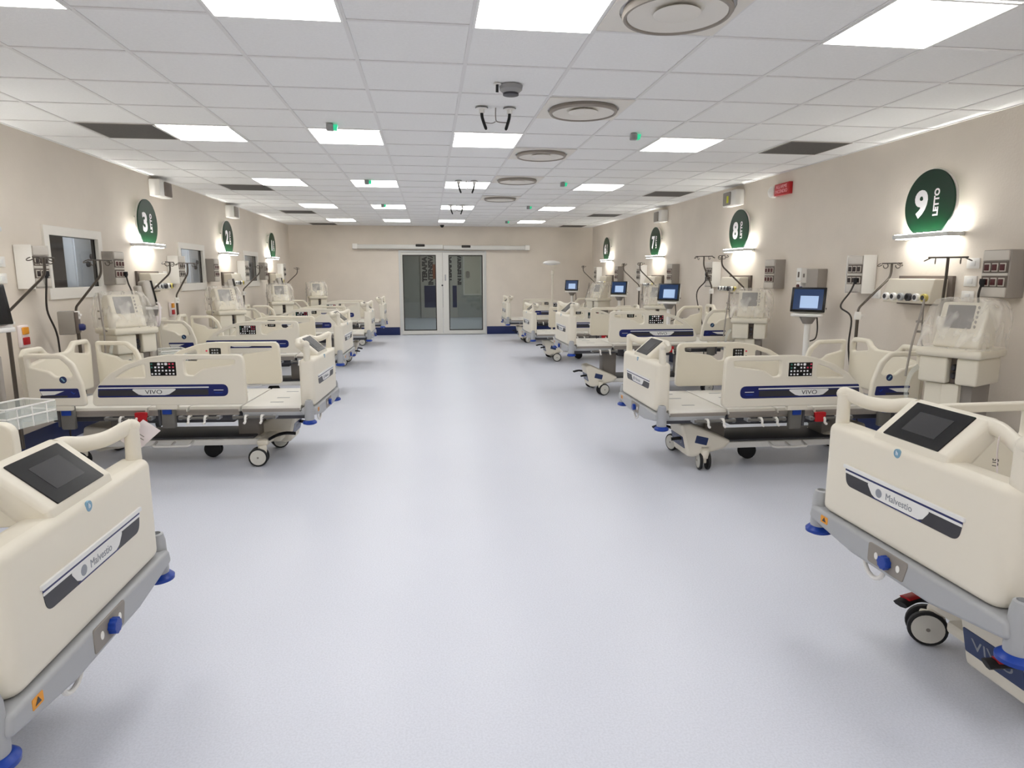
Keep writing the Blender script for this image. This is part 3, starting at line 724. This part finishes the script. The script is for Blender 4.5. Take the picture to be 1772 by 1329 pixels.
        m = M(); P(m, rect(1.0, .775, 1.1, .862, .01), -.0245, -.02, 'black_panel', .001); 
        for k in range(3):
            for j in range(3): P(m, rect(1.022+k*.022, .789+j*.024, 1.036+k*.022, .803+j*.024, .003), -.0255, -.0245, 'bed_grey')
        P(m, rect(1.115, .785, 1.13, .80, .005), -.024, -.021, 'charcoal'); P(m, rect(1.115, .83, 1.13, .845, .005), -.024, -.021, 'pink_icon')
        m.build('patient_keypad', rail)
        for inner in (False, True):
            m = M(); z0, z1 = .60, .692
            if not inner:
                o = rnd([(.62, z0), (1.565, z0), (1.555, z1), (.62, z1)], [.045, .015, .015, .045], 6); L = lambda a_, b_: (.0175+a_, .0225+b_)
                P(m, o, .017, .0236, 'navy', .001)
                P(m, [(.76, z0+.066), (1.556, z0+.066), (1.555, z0+.075), (.76, z0+.075)], .023, .0245, 'plate_white')
                P(m, rnd([(.765, z0+.012), (1.559, z0+.012), (1.552, z0+.056), (.765, z0+.056)], .006), .023, .0243, 'charcoal')
                P(m, rnd([(.985, z0+.062), (1.05, z0+.02), (1.08, z0+.014), (1.24, z0+.014), (1.27, z0+.02), (1.325, z0+.062)], .01), .0238, .0256, 'plate_white')
                tf = frame((1.16, yo-.0258, z0+.037), (1, 0, 0), (0, 0, 1)) if s < 0 else frame((1.16, yo+.0258, z0+.037), (-1, 0, 0), (0, 0, 1))
                m.text('VIVO', .044, 'charcoal', tf, .0005, sx=1.25)
                P(m, rect(.655, z0+.046, .725, z0+.05), .0236, .0246, 'white_icon'); P(m, [(.655, z0+.03), (.725, z0+.03), (.71, z0+.024), (.67, z0+.024)], .0236, .0246, 'blue')
                m.build('name_plate', rail)
            else:
                P(m, rect(.56, .79, .90, .857, .01), -.0245, -.021, 'plate_white', .001) if False else None
                m.bm.free()
        # head rail
        out = rnd([(1.655, .535), (2.06, .535), (2.07, .93), (1.80, .925), (1.72, .85), (1.67, .70)], [.03, .02, .03, .07, .08, .06])
        h = rnd([(1.725, .755), (1.765, .84), (1.815, .89), (2.035, .893), (2.03, .83), (1.90, .795), (1.855, .757)], [.02, .04, .03, .015, .015, .03, .03])
        m = M(); P(m, [out, h], -.02, .02, 'ivory', .012, 3); m.bx(1.76, 1.88, yo-.018, yo+.018, .50, .545, 'ivory', .01)
        hr = m.build('head_rail', t, ang=40)
        m = M(); P(m, [(1.80+.026*math.cos(k*PI/12), .735+.026*math.sin(k*PI/12)) for k in range(24)], .019, .0225, 'badge_navy', .001)
        P(m, rnd([(1.785, .725), (1.795, .72), (1.815, .745), (1.805, .75)], .003), .0222, .0234, 'badge_blue')
        m.build('emblem', hr)
        m = M(); z0, z1 = .60, .67
        P(m, rnd([(1.69, z0), (1.98, z0), (1.96, z0+.02), (1.98, z1), (1.70, z1)], .012), .018, .0225, 'navy', .001)
        P(m, [(1.80, z0+.052), (1.97, z0+.052), (1.955, z0+.02), (1.87, z0+.025)], .0222, .0236, 'plate_white'); P(m, rect(1.78, z0+.004, 1.97, z0+.018), .0222, .0234, 'charcoal')
        P(m, rnd([(1.72, z0+.04), (1.73, z0+.03), (1.735, z0+.026), (1.755, z0+.045), (1.748, z0+.048), (1.735, z0+.036)], 0), .0222, .0236, 'blue')
        m.build('name_plate', hr)
    # --- headboard with two grab arches
    o = rnd([(-.43, .52), (.43, .52), (.445, .9), (.40, .955), (.21, .955), (.15, .90), (.1, .88), (-.1, .88), (-.15, .90), (-.21, .955), (-.40, .955), (-.445, .9)], [.03, .03, .04, .04, .05, .04, .04, .04, .04, .05, .04, .04])
    hs = []
    for s in (-1, 1):
        q = [(.40*s, .915), (.22*s, .915), (.185*s, .86), (.40*s, .83)]
        hs.append(rnd(q, .025))
    M().prism([o]+hs, 2.09, 2.135, 'ivory', .016, mx=YZ, res=3).build('headboard', t, ang=45)
    M().bx(2.0, 2.17, -.44, .44, .41, .47, 'bed_grey', .012).build('head_bar', t)
    # --- lifting columns, chassis, wheels
    for x in (.62, 1.62):
        o = M().bx(-.085, .085, -.1, .1, 0, .205, 'vent_grey', .012).build('lift_column', t, loc=(x, 0, .19)); o['low'] = 1
    m = M().bx(.5, 1.85, -.13, .13, .14, .2, 'ivory', .02); m.bx(.36, .5, -.13, .13, .15, .2, 'ivory', .015)
    for x in (.46, 1.83): m.bx(x-.045, x+.045, -.29, .29, .16, .205, 'ivory', .015)
    m.bx(.55, 1.75, -.2, .2, .2, .215, 'bed_dark', .004)
    for s in (-1, 1): m.bx(.5, 1.8, .2*s-.02, .2*s+.02, .15, .2, 'white', .01)
    m.build('chassis', t)['low'] = 1
    m = M()
    for s in (-1, 1):
        m.tube(fillet3([(1.02, .21*s, .19), (1.02, .3*s, .17), (1.3, .3*s, .17), (1.3, .21*s, .19)], .03), .01, 'white', 8); m.cyl((1.16, .3*s, .17), (1.16, .21*s, .185), .009, 'white', 8)
    m.build('storage_bracket', t)['low'] = 1
    cv = M().prism(rnd([(.26, .365), (.33, .38), (.46, .32), (.68, .225), (.62, .165), (.37, .105), (.32, .115)], [.02, .03, .05, .02, .03, .03, .03]), .01, .29, 'ivory', .025, mx=XZ, res=3).build('base_cover', t); cv['low'] = 1
    bf = frame((.295, -.15, .222), (0, -1, 0), (-.06, 0, .255))
    M().prism(rect(-.12, -.048, .12, .048, .008), -.014, .0035, 'badge_navy', .001, mx=bf).text('VIVO', .062, 'silver_text', bf @ Matrix.Translation((0, 0, .0038)), .0006, sx=1.2).build('badge', cv)
    M().prism(rect(-.05, -.03, .05, .03, .006), -.004, .0012, 'badge_navy', .0005, mx=frame((.43, -.289, .24), (1, 0, -.25), (.25, 0, 1))).build('side_badge', cv)
    cv2 = M().prism(rnd([(1.5, .2), (1.75, .29), (1.9, .3), (1.93, .14), (1.8, .09), (1.6, .12)], .03), -.14, .14, 'ivory', .025, mx=XZ, res=3).build('base_cover', t); cv2['low'] = 1
    for x, y, a_ in ((.46, -.29, 0), (.46, .29, .25), (1.83, -.29, .1), (1.83, .29, -.3)):
        m = M().lathe([(0, .10), (.03, .10), (.035, .15), (.03, .165), (0, .17)], 'ivory', seg=16).bx(-.02, .06, -.013, .013, .06, .14, 'ivory', .01)
        cs = m.build('caster', t, loc=(x, y, 0), rz=a_); cs['low'] = 1
        for s in (-1, 1):
            wf = frame((.03, .018*s, .075), (1, 0, 0), (0, 0, 1)) if s < 0 else frame((.03, .018*s, .075), (-1, 0, 0), (0, 0, 1))
            w = M().lathe([(.0, .0), (.06, .0), (.072, .004), (.0745, .012), (.072, .022), (.064, .026), (.062, .024)], 'tyre', wf, 28)
            w.lathe([(0, .006), (.062, .006), (.060, .0255), (.02, .028), (.012, .031), (0, .031)], 'wheel_hub', wf, 28)
            w.lathe([(0, .030), (.009, .030), (.007, .0325), (0, .0325)], 'vent_grey', wf, 10)
            w.build('wheel', cs)
    m = M()
    for s in (-1, 1):
        wf = frame((.0, .014*s, .07), (1, 0, 0), (0, 0, 1)) if s < 0 else frame((0, .014*s, .07), (-1, 0, 0), (0, 0, 1))
        m.lathe([(.0, .0), (.055, .0), (.068, .006), (.068, .014), (.055, .02), (0, .02)], 'tyre', wf, 20)
    m.bx(-.012, .012, -.012, .012, .08, .17, 'bed_dark', .004)
    m.build('steering_wheel', t, loc=(.95, 0, 0))['low'] = 1
    for s in (-1, 1):
        m = M().tube(smooth_path([(.42, .24*s, .2), (.36, .23*s, .23), (.29, .22*s, .245), (.22, .2*s, .235)]), .012, 'tyre', 8, ry=.03)
        m.build('brake_pedal', t)['low'] = 1
        M().tube([(.31, .225*s, .256), (.245, .21*s, .253)], .006, 'red', 8, ry=.024).build('red_pad', m and t.children[-1])['low'] = 1
    return t
BED = make_bed()
def place_bed(x, y, left, yaw, lift, label, first=[1], casters=None):
    loc = (x, y, 0); rz = (PI if left else 0)+yaw
    if first: first.clear(); r = BED; r.location = loc; r.rotation_euler.z = rz; r['label'] = label; new = False
    else: r = dup(BED, loc, rz, label)
    k = 0
    for c in r.children:
        low = c.get('low')
        if not low: c.location.z = lift
        n = c.name.split('.')[0]
        if n == 'lift_column': c.scale.z = 1+lift/.205
        if n == 'caster' and casters is not None: c.rotation_euler.z = casters[k]
        if n == 'caster': k += 1
    if '.' in r.name:
        for c in list(r.children):
            for d in list(c.children):
                if d.name.startswith('red_pad'): bpy.data.objects.remove(d)
    return r
BXR, BXL = 1.56, -.90
beds = [
 (1.575, 1.97, 0, 0, .055, 'nearest ivory hospital bed of the right row, footboard cut by the right picture edge', (0, 2.6, .1, .3)),
 (1.63, 4.98, 0, 0, .0, 'ivory hospital bed of the right row standing under the 9 LETTO sign', (1.45, 1.9, 0, .3)),
 (1.66, 8.22, 0, 0, .15, 'raised ivory hospital bed of the right row standing under the 8 LETTO sign', (.3, .6, .2, 0)),
 (1.70, 11.5, 0, .02, .0, 'ivory hospital bed of the right row standing under the 7 LETTO sign', (-.1, .5, .2, 0)),
 (1.66, 14.7, 0, 0, .03, 'farthest ivory hospital bed of the right row under the 6 LETTO sign', (.4, .1, .2, 0)),
 (-.985, 1.965, 1, 0, .0, 'nearest ivory hospital bed of the left row with a paper tag on its footboard handle', (0, .6, .1, .3)),
 (-.86, 5.52, 1, -.06, .0, 'second ivory hospital bed of the left row in front of the nearest wall window', (.5, .1, .2, 0)),
 (-1.02, 8.45, 1, -.03, .05, 'third ivory hospital bed of the left row under the 3 LETTO sign', (.5, .1, .2, 0)),
 (-.95, 11.35, 1, 0, .05, 'fourth ivory hospital bed of the left row under the 2 LETTO sign', (.5, .1, .2, 0)),
 (-.95, 14.6, 1, 0, .02, 'farthest ivory hospital bed of the left row under the 1 LETTO sign', (.5, .1, .2, 0)),
]
for x, y, l, yaw, lift, lb, cs in beds:
    r = place_bed(x, y, l, yaw, lift, lb, casters=cs)
    if lb.startswith('nearest') and l:
        for c in r.children:
            if c.name.startswith(('side_rail', 'head_rail', 'rail_latch')): c.location.z += .08; c.location.x -= .04 if c.name.startswith('side_rail') else 0
t = tag(M().prism(rect(-.035, -.06, .035, .06), 0, .0008, 'paper', mx=frame((0, 0, 0), (1, 0, 0), (0, 0, 1))).bx(-.025, .02, -.0012, -.0002, -.01, -.007, 'vent_grey').bx(-.025, .012, -.0012, -.0002, .002, .005, 'vent_grey').build('paper_tag'),
    'white paper tag hanging from the handle of the nearest left bed', 'paper tag')
t.location = (-1.03, 2.42, .935); t.rotation_euler = (.5, .75, .5)
t = tag(M().tube([(0, 0, .05), (0, .0, .0), (.01, .0, -.1)], .0012, 'paper', 6, ry=.014).text('U5', .022, 'charcoal', frame((.0, -.0016, -.03), (0, 0, 1), (-1, 0, 0)), .0003).build('paper_strap'),
    'white paper strap hanging from the handle of the nearest right bed', 'paper strap')
t.location = (1.69, 1.72, .97); t.rotation_euler = (0, 0, -.9)

# ------------------------------------------------------------------ ventilators
def ventilator():
    t = thing('medical_ventilator', '', 'ventilator', group='cream ventilators wrapped in clear film')
    m = M().bx(-.27, .27, -.26, .26, .09, .15, 'vent_cream', .03, 3); b = m.build('base', t)
    for x in (-.22, .22):
        for y in (-.21, .21):
            m = M().lathe([(0, -.012), (.042, -.012), (.046, -.006), (.046, .006), (.042, .012), (0, .012)], 'tyre', frame((x, y, .046), (1, 0, 0), (0, 0, 1)), 18); m.bx(x-.012, x+.012, y-.022, y+.022, .05, .1, 'vent_grey', .004); m.build('caster', t)
    m = M().bx(-.23, .05, -.2, .2, .15, .76, 'vent_cream', .02).bx(.05, .2, -.16, .2, .15, .76, 'vent_grey', .01).bx(-.06, .1, -.215, -.1, .15, .76, 'vent_cream', .015); m.build('cabinet', t)
    for a, b_ in ((-.27, -.005), (.075, .27)):
        M().bx(a, b_, -.26, .2, .765, .945, 'vent_cream', .018, 3).build('drawer', t)
    M().bx(-.005, .075, -.18, .2, .765, .945, 'brown_grey', .004).build('gap_panel', t)
    for z in (.82, .875): M().lathe([(0, 0), (.024, 0), (.024, .03), (.016, .045), (0, .047)], 'charcoal', frame((.035, -.18, z), (1, 0, 0), (0, 0, 1)), 16).build('knob', t)
    M().bx(-.3, .3, -.3, .24, .945, 1.005, 'vent_cream', .028, 4).build('worktop', t)
    m = M().prism(rnd([(-.17, 1.004), (.16, 1.004), (.16, 1.26), (.1, 1.31), (-.02, 1.31), (-.1, 1.13)], .025), -.215, .215, 'vent_cream', .02, mx=frame((0, 0, 0), (0, 1, 0), (0, 0, 1)))
    hd = m.build('control_unit', t)
    n = Vector((0, -.18, .08)).normalized(); u = Vector((0, .08, .18)).normalized()
    sf = frame((-.03, -.0625, 1.215), (1, 0, 0), u)
    M().prism(rect(-.125, -.085, .125, .085, .01), -.006, .004, 'vent_screen', .002, mx=sf).build('screen', hd)
    m = M()
    for k in range(5): m.prism([(.155+.01*math.cos(j*PI/6), -.07+k*.035+.01*math.sin(j*PI/6)) for j in range(12)], -.004, .01, 'vent_grey', .002, mx=sf)
    m.build('buttons', hd)
    # clear film bag pulled over the control unit
    bm = bmesh.new(); rg = []
    lv = [(1.008, .285, .275, -.02), (1.06, .285, .25, -.005), (1.13, .29, .225, .015), (1.2, .285, .20, .03), (1.27, .27, .175, .045), (1.325, .235, .14, .05), (1.345, .16, .09, .05)]
    R2 = random.Random(3)
    for z, rx, ry, oy in lv:
        ring = []
        for k in range(36):
            a = 2*PI*k/36; e = .5
            cx, sy = math.cos(a), math.sin(a)
            x = math.copysign(abs(cx)**e, cx)*rx; y = math.copysign(abs(sy)**e, sy)*ry+oy
            w = R2.uniform(-.012, .012) if 1.01 < z < 1.34 else 0
            ring.append(bm.verts.new((x*(1.22+w*1.5), y*1.1+w*.6, z+w*.4)))
        rg.append(ring)
    for a, b_ in zip(rg, rg[1:]):
        for k in range(36): bm.faces.new((a[k], a[(k+1) % 36], b_[(k+1) % 36], b_[k]))
    bm.faces.new(rg[-1])
    M().merge(bm, 'plastic_film').build('film_cover', t, ang=80)
    m = M().tube(smooth_path([(-.3, -.1, .98), (-.345, -.1, 1.02), (-.36, -.1, 1.2), (-.36, -.1, 1.33)]), .008, 'vent_grey', 8)
    m.tube(smooth_path([(-.36, -.1, 1.33), (-.372, -.13, 1.2), (-.39, -.2, 1.0), (-.41, -.22, .78)]), .011, 'box_grey', 8)
    for z in (1.17, 1.1): m.bx(-.4, -.35, -.15, -.1, z-.008, z+.008, 'vent_grey', .004)
    m.build('circuit_arm', t)
    m = M().tube(smooth_path([(-.3, -.2, .86), (-.35, -.24, .8), (-.37, -.26, .68), (-.33, -.27, .6), (-.26, -.24, .62)]), .02, 'clear_plastic', 10); m.build('breathing_hose', t)
    return t
VN = ventilator()
for x, y, a, lb in ((3.66, 4.10, -1.12, 'cream ventilator in clear film nearest on the right, below the 9 LETTO sign'), (3.76, 7.35, -.55, 'cream ventilator in clear film below the 8 LETTO sign'), (3.76, 10.55, -.5, 'cream ventilator in clear film below the 7 LETTO sign'), (3.62, 13.85, -1.1, 'cream ventilator in clear film below the 6 LETTO sign at the far right'),
                    (-2.90, 6.72, .86, 'cream ventilator in clear film nearest on the left, below the first wall window'), (-2.86, 9.75, .75, 'cream ventilator in clear film below the second wall window on the left'), (-2.78, 12.9, .4, 'cream ventilator in clear film below the third wall window on the left'), (-2.6, 15.95, .3, 'cream ventilator in clear film in the far left corner')):
    inst(VN, ((x, y, 0), a), lb).scale = (.68, .74, 1)

# ------------------------------------------------------------------ patient monitors on trolleys
def trolley(lit, basket):
    t = thing('monitor_trolley', '', 'monitor trolley', group='patient monitors on trolleys')
    m = M()
    for k in range(5):
        a = 2*PI*k/5+.3; m.tube([(0, 0, .11), (.26*math.cos(a), .26*math.sin(a), .085)], [.03, .018], 'bed_grey', 8)
    m.lathe([(0, .07), (.05, .07), (.045, .16), (.03, .2), (0, .2)], 'bed_grey', seg=16); m.build('star_base', t)
    for k in range(5):
        a = 2*PI*k/5+.3; p = (.26*math.cos(a), .26*math.sin(a), .035)
        M().lathe([(0, -.012), (.03, -.012), (.034, 0), (.03, .012), (0, .012)], 'tyre', frame(p, (1, 0, 0), (0, 0, 1)), 14).cyl((p[0], p[1], .05), (p[0], p[1], .1), .012, 'vent_grey', 8).build('caster', t)
    M().cyl((0, 0, .15), (0, 0, 1.06), .03, 'white' if lit else 'box_light', 16).build('column', t)
    up = 0 if lit else .07
    M().prism(rnd([(-.16, -.1), (.16, -.1), (.13, .1), (-.13, .1)], .04), 1.075+up, 1.105+up, 'white', .01).cyl((0, .0, 1.0), (0, 0, 1.08+up), .045, 'vent_grey', 16, r1=.09).build('tray', t)
    up = 0 if lit else .07
    mx = Matrix.Translation((0, 0, 1.108+up)) @ Matrix.Rotation(-.16, 4, 'X')
    hc = 'white' if lit else 'box_light'
    hd = M().bx(-.165, .165, -.05, .03, .0, .26, hc, .025, 3, mx=mx).bx(-.13, .13, .03, .085, .02, .22, hc, .02, 3, mx=mx).build('monitor', t)
    M().bx(-.168, .168, -.062, -.045, .004, .258, 'black_panel', .014, 3, mx=mx).build('bezel', hd)
    s = M().bx(-.142, .142, -.0635, -.06, .03, .238, 'lit_screen' if lit else 'black_panel', 0, mx=mx)
    if lit: s.bx(-.075, .1, -.0645, -.0625, .045, .17, 'lit_window', 0, mx=mx)
    s.build('screen', hd)
    M().lathe([(0, 0), (.008, 0), (.008, .006), (0, .006)], 'charcoal', mx @ frame((.166, -.01, .05), (0, 1, 0), (0, 0, 1)), 10).build('knob', hd)
    m = M().tube(smooth_path([(.07, .05, 1.1), (.085, .06, .95), (.075, .05, .85), (.03, .02, .82)]), .007, 'cable', 8); m.build('cable', t)
    if basket:
        bz = .58
        m = M()
        wall = .004
        m.bx(-.17, .17, -.3, -.05, bz, bz+.004, 'clear_plastic'); m.bx(-.17, -.166, -.3, -.05, bz, bz+.13, 'clear_plastic'); m.bx(.166, .17, -.3, -.05, bz, bz+.13, 'clear_plastic'); m.bx(-.17, .17, -.3, -.296, bz, bz+.13, 'clear_plastic'); m.bx(-.17, .17, -.054, -.05, bz, bz+.13, 'clear_plastic')
        for z in (bz+.13, bz+.07): m.tube(fillet3([(-.17, -.05, z), (-.17, -.3, z), (.17, -.3, z), (.17, -.05, z), (-.17, -.05, z)], .02), .006, 'white', 8)
        for x in (-.1, 0, .1): m.cyl((x, -.3, bz), (x, -.3, bz+.13), .004, 'white', 6)
        m.build('basket', t)
        M().tube(smooth_path([(-.15, -.05, 1.22), (-.22, -.06, 1.18), (-.24, -.05, 1.05), (-.17, -.04, .98), (-.15, -.04, 1.08)]), .012, 'paper', 8).build('coiled_lead', t)
        M().bx(.035, .065, -.05, .05, .25, 1.0, 'box_grey', .008).build('side_rail_bar', t)
    return t
TL = trolley(True, False); TD = trolley(False, True)
for x, y, a, lb in ((3.87, 6.35, -.8, 'patient monitor with lit blue screen on a trolley left of the bed under sign 9'), (3.52, 9.4, -.75, 'patient monitor with lit blue screen on a trolley left of the bed under sign 8'), (3.70, 12.6, -.7, 'patient monitor with lit blue screen on a trolley left of the bed under sign 7'), (3.44, 15.75, -.55, 'patient monitor with lit screen on a trolley in the far right corner')):
    inst(TL, ((x, y, 0), a), lb)
for x, y, a, lb in ((-2.72, 4.38, 1.25, 'patient monitor trolley with dark screen and clear basket cut by the left picture edge'), (-2.90, 7.3, 2.1, 'patient monitor trolley seen from its side left of the bed under sign 3'), (-2.92, 10.4, 1.8, 'patient monitor trolley with dark screen left of the bed under sign 2'), (-2.9, 13.5, 1.9, 'patient monitor trolley left of the farthest bed in the left row')):
    inst(TD, ((x, y, 0), a), lb)

# ------------------------------------------------------------------ infusion poles at the bed heads
def pole(ztop, lean, dark=True):
    t = thing('infusion_pole', '', 'infusion pole', group='bent infusion poles at the bed heads')
    c = 'pole_dark'
    M().cyl((0, 0, .3), (0, 0, 1.24), .014, c, 10).build('lower_tube', t)
    M().lathe([(0, 1.2), (.028, 1.2), (.03, 1.23), (.024, 1.27), (0, 1.27)], 'white', seg=14).bx(.02, .05, -.008, .008, 1.225, 1.245, 'white', .003).build('clamp', t)
    M().tube(fillet3([(0, 0, 1.24), (0, 0, 1.3), (lean, 0, ztop-.12), (lean, 0, ztop)], .05), .010, c, 10).build('bent_tube', t)
    m = M().cyl((lean, -.12, ztop), (lean, .12, ztop), .006, c, 8)
    for s in (-1, 1):
        m.tube([(lean+.02*math.cos(k*PI/8)-.02, (.12+.022*math.sin(k*PI/8))*s-.0, ztop-.012-.012*math.sin(k*PI/8)) for k in range(12)], .004, c, 6)
        m.tube([(lean+.024*math.sin(k*PI/7), .075*s, ztop-.022+.022*math.cos(k*PI/7)) for k in range(12)], .004, c, 6)
    m.build('bag_hooks', t); return t
PO = pole(1.70, .3)
for x, y, a, h, lb in ((3.83, 5.5, .05, -.1, 'bent infusion pole at the far head corner of the bed under sign 9'), (3.83, 4.53, 4.04, -.08, 'infusion pole rising in front of the gas panel under sign 9'),
                       (3.865, 8.72, 3.9, .04, 'bent infusion pole at the far head corner of the bed under sign 8'), (3.865, 7.75, 3.0, .03, 'bent infusion pole at the near head corner of the bed under sign 8'),
                       (3.90, 12.0, 3.0, .0, 'bent infusion pole at the far head corner of the bed under sign 7'), (3.90, 11.05, 3.1, .0, 'bent infusion pole at the near head corner of the bed under sign 7'),
                       (3.87, 15.15, 3.1, 0, 'bent infusion pole at the far head corner of the bed under sign 6'),
                       (-3.02, 5.15, -.05, -.08, 'bent infusion pole in front of the socket box left of the nearest window'), (-3.035, 6.13, -.35, -.08, 'bent infusion pole crossing the nearest wall window'),
                       (-3.225, 8.02, 0, -.06, 'bent infusion pole at the near head corner of the bed under sign 3'), (-3.225, 8.98, -.7, -.06, 'bent infusion pole at the far head corner of the bed under sign 3'),
                       (-3.16, 11.85, -.1, -.05, 'bent infusion pole at the far head corner of the bed under sign 2'), (-3.16, 15.1, -.05, -.05, 'bent infusion pole at the far head corner of the bed under sign 1')):
    p = inst(PO, ((x, y, 0), a), lb)
    p.location.z = h
t = thing('infusion_rack', 'grey box with navy knob clamped to the infusion pole below the nearest wall window', 'infusion pump', (-3.035, 6.13, 0), .3)
M().bx(-.13, -.01, -.07, .06, .99, 1.19, 'vent_grey', .008).build('housing', t); M().bx(-.01, .016, -.05, .05, 1.0, 1.18, 'brown_grey', .004).build('side_plate', t)
M().lathe([(0, 0), (.03, 0), (.03, .03), (.02, .045), (0, .046)], 'navy', frame((.017, -.03, 1.05), (0, 1, 0), (0, 0, 1)), 18).build('knob', t)
# standing examination lamp at the far right
t = thing('examination_lamp', 'slim white standing lamp with a disc head beside the far right bed', 'lamp', (2.58, 13.75, 0))
m = M()
for k in range(4): m.tube([(0, 0, .1), (.22*math.cos(k*PI/2+.4), .22*math.sin(k*PI/2+.4), .02)], [.02, .015], 'white', 8)
m.build('base', t); M().cyl((0, 0, .08), (0, 0, 1.5), .022, 'beige_trunk', 12).build('pole', t)
M().tube(smooth_path([(0, 0, 1.5), (.0, 0, 1.56), (.05, 0, 1.63), (.05, 0, 1.7)]), .014, 'beige_trunk', 8).lathe([(.012, 1.48), (.035, 1.5), (.03, 1.58), (.0, 1.6)], 'beige_trunk', seg=12).build('joint', t)
M().lathe([(0, 1.69), (.09, 1.70), (.175, 1.72), (.19, 1.74), (.15, 1.77), (.05, 1.79), (0, 1.79)], 'white', Matrix.Translation((-.02, 0, 0))).build('lamp_head', t)

# ------------------------------------------------------------------ light, camera, view
w = bpy.data.worlds.new('World'); SC.world = w; w.use_nodes = True
w.node_tree.nodes['Background'].inputs[0].default_value = (.9, .93, 1, 1); w.node_tree.nodes['Background'].inputs[1].default_value = .02
cam = bpy.data.cameras.new('Camera'); co = bpy.data.objects.new('Camera', cam); COL.objects.link(co)
co.location = (0, 0, 1.5); co.rotation_euler = (PI/2-.1653, 0, -.1247)
cam.sensor_fit = 'HORIZONTAL'; cam.sensor_width = 36; cam.lens = 1134.9/1772*36; cam.clip_start = .05; cam.clip_end = 100
SC.camera = co
vs = SC.view_settings
vs.view_transform = 'Standard'; vs.look = 'None'; vs.gamma = 1; vs.exposure = 0.0; vs.use_curve_mapping = False
SC.cycles.max_bounces = 10; SC.cycles.diffuse_bounces = 6; SC.cycles.transparent_max_bounces = 12; SC.cycles.use_denoising = True
SC.cycles.sample_clamp_indirect = 6
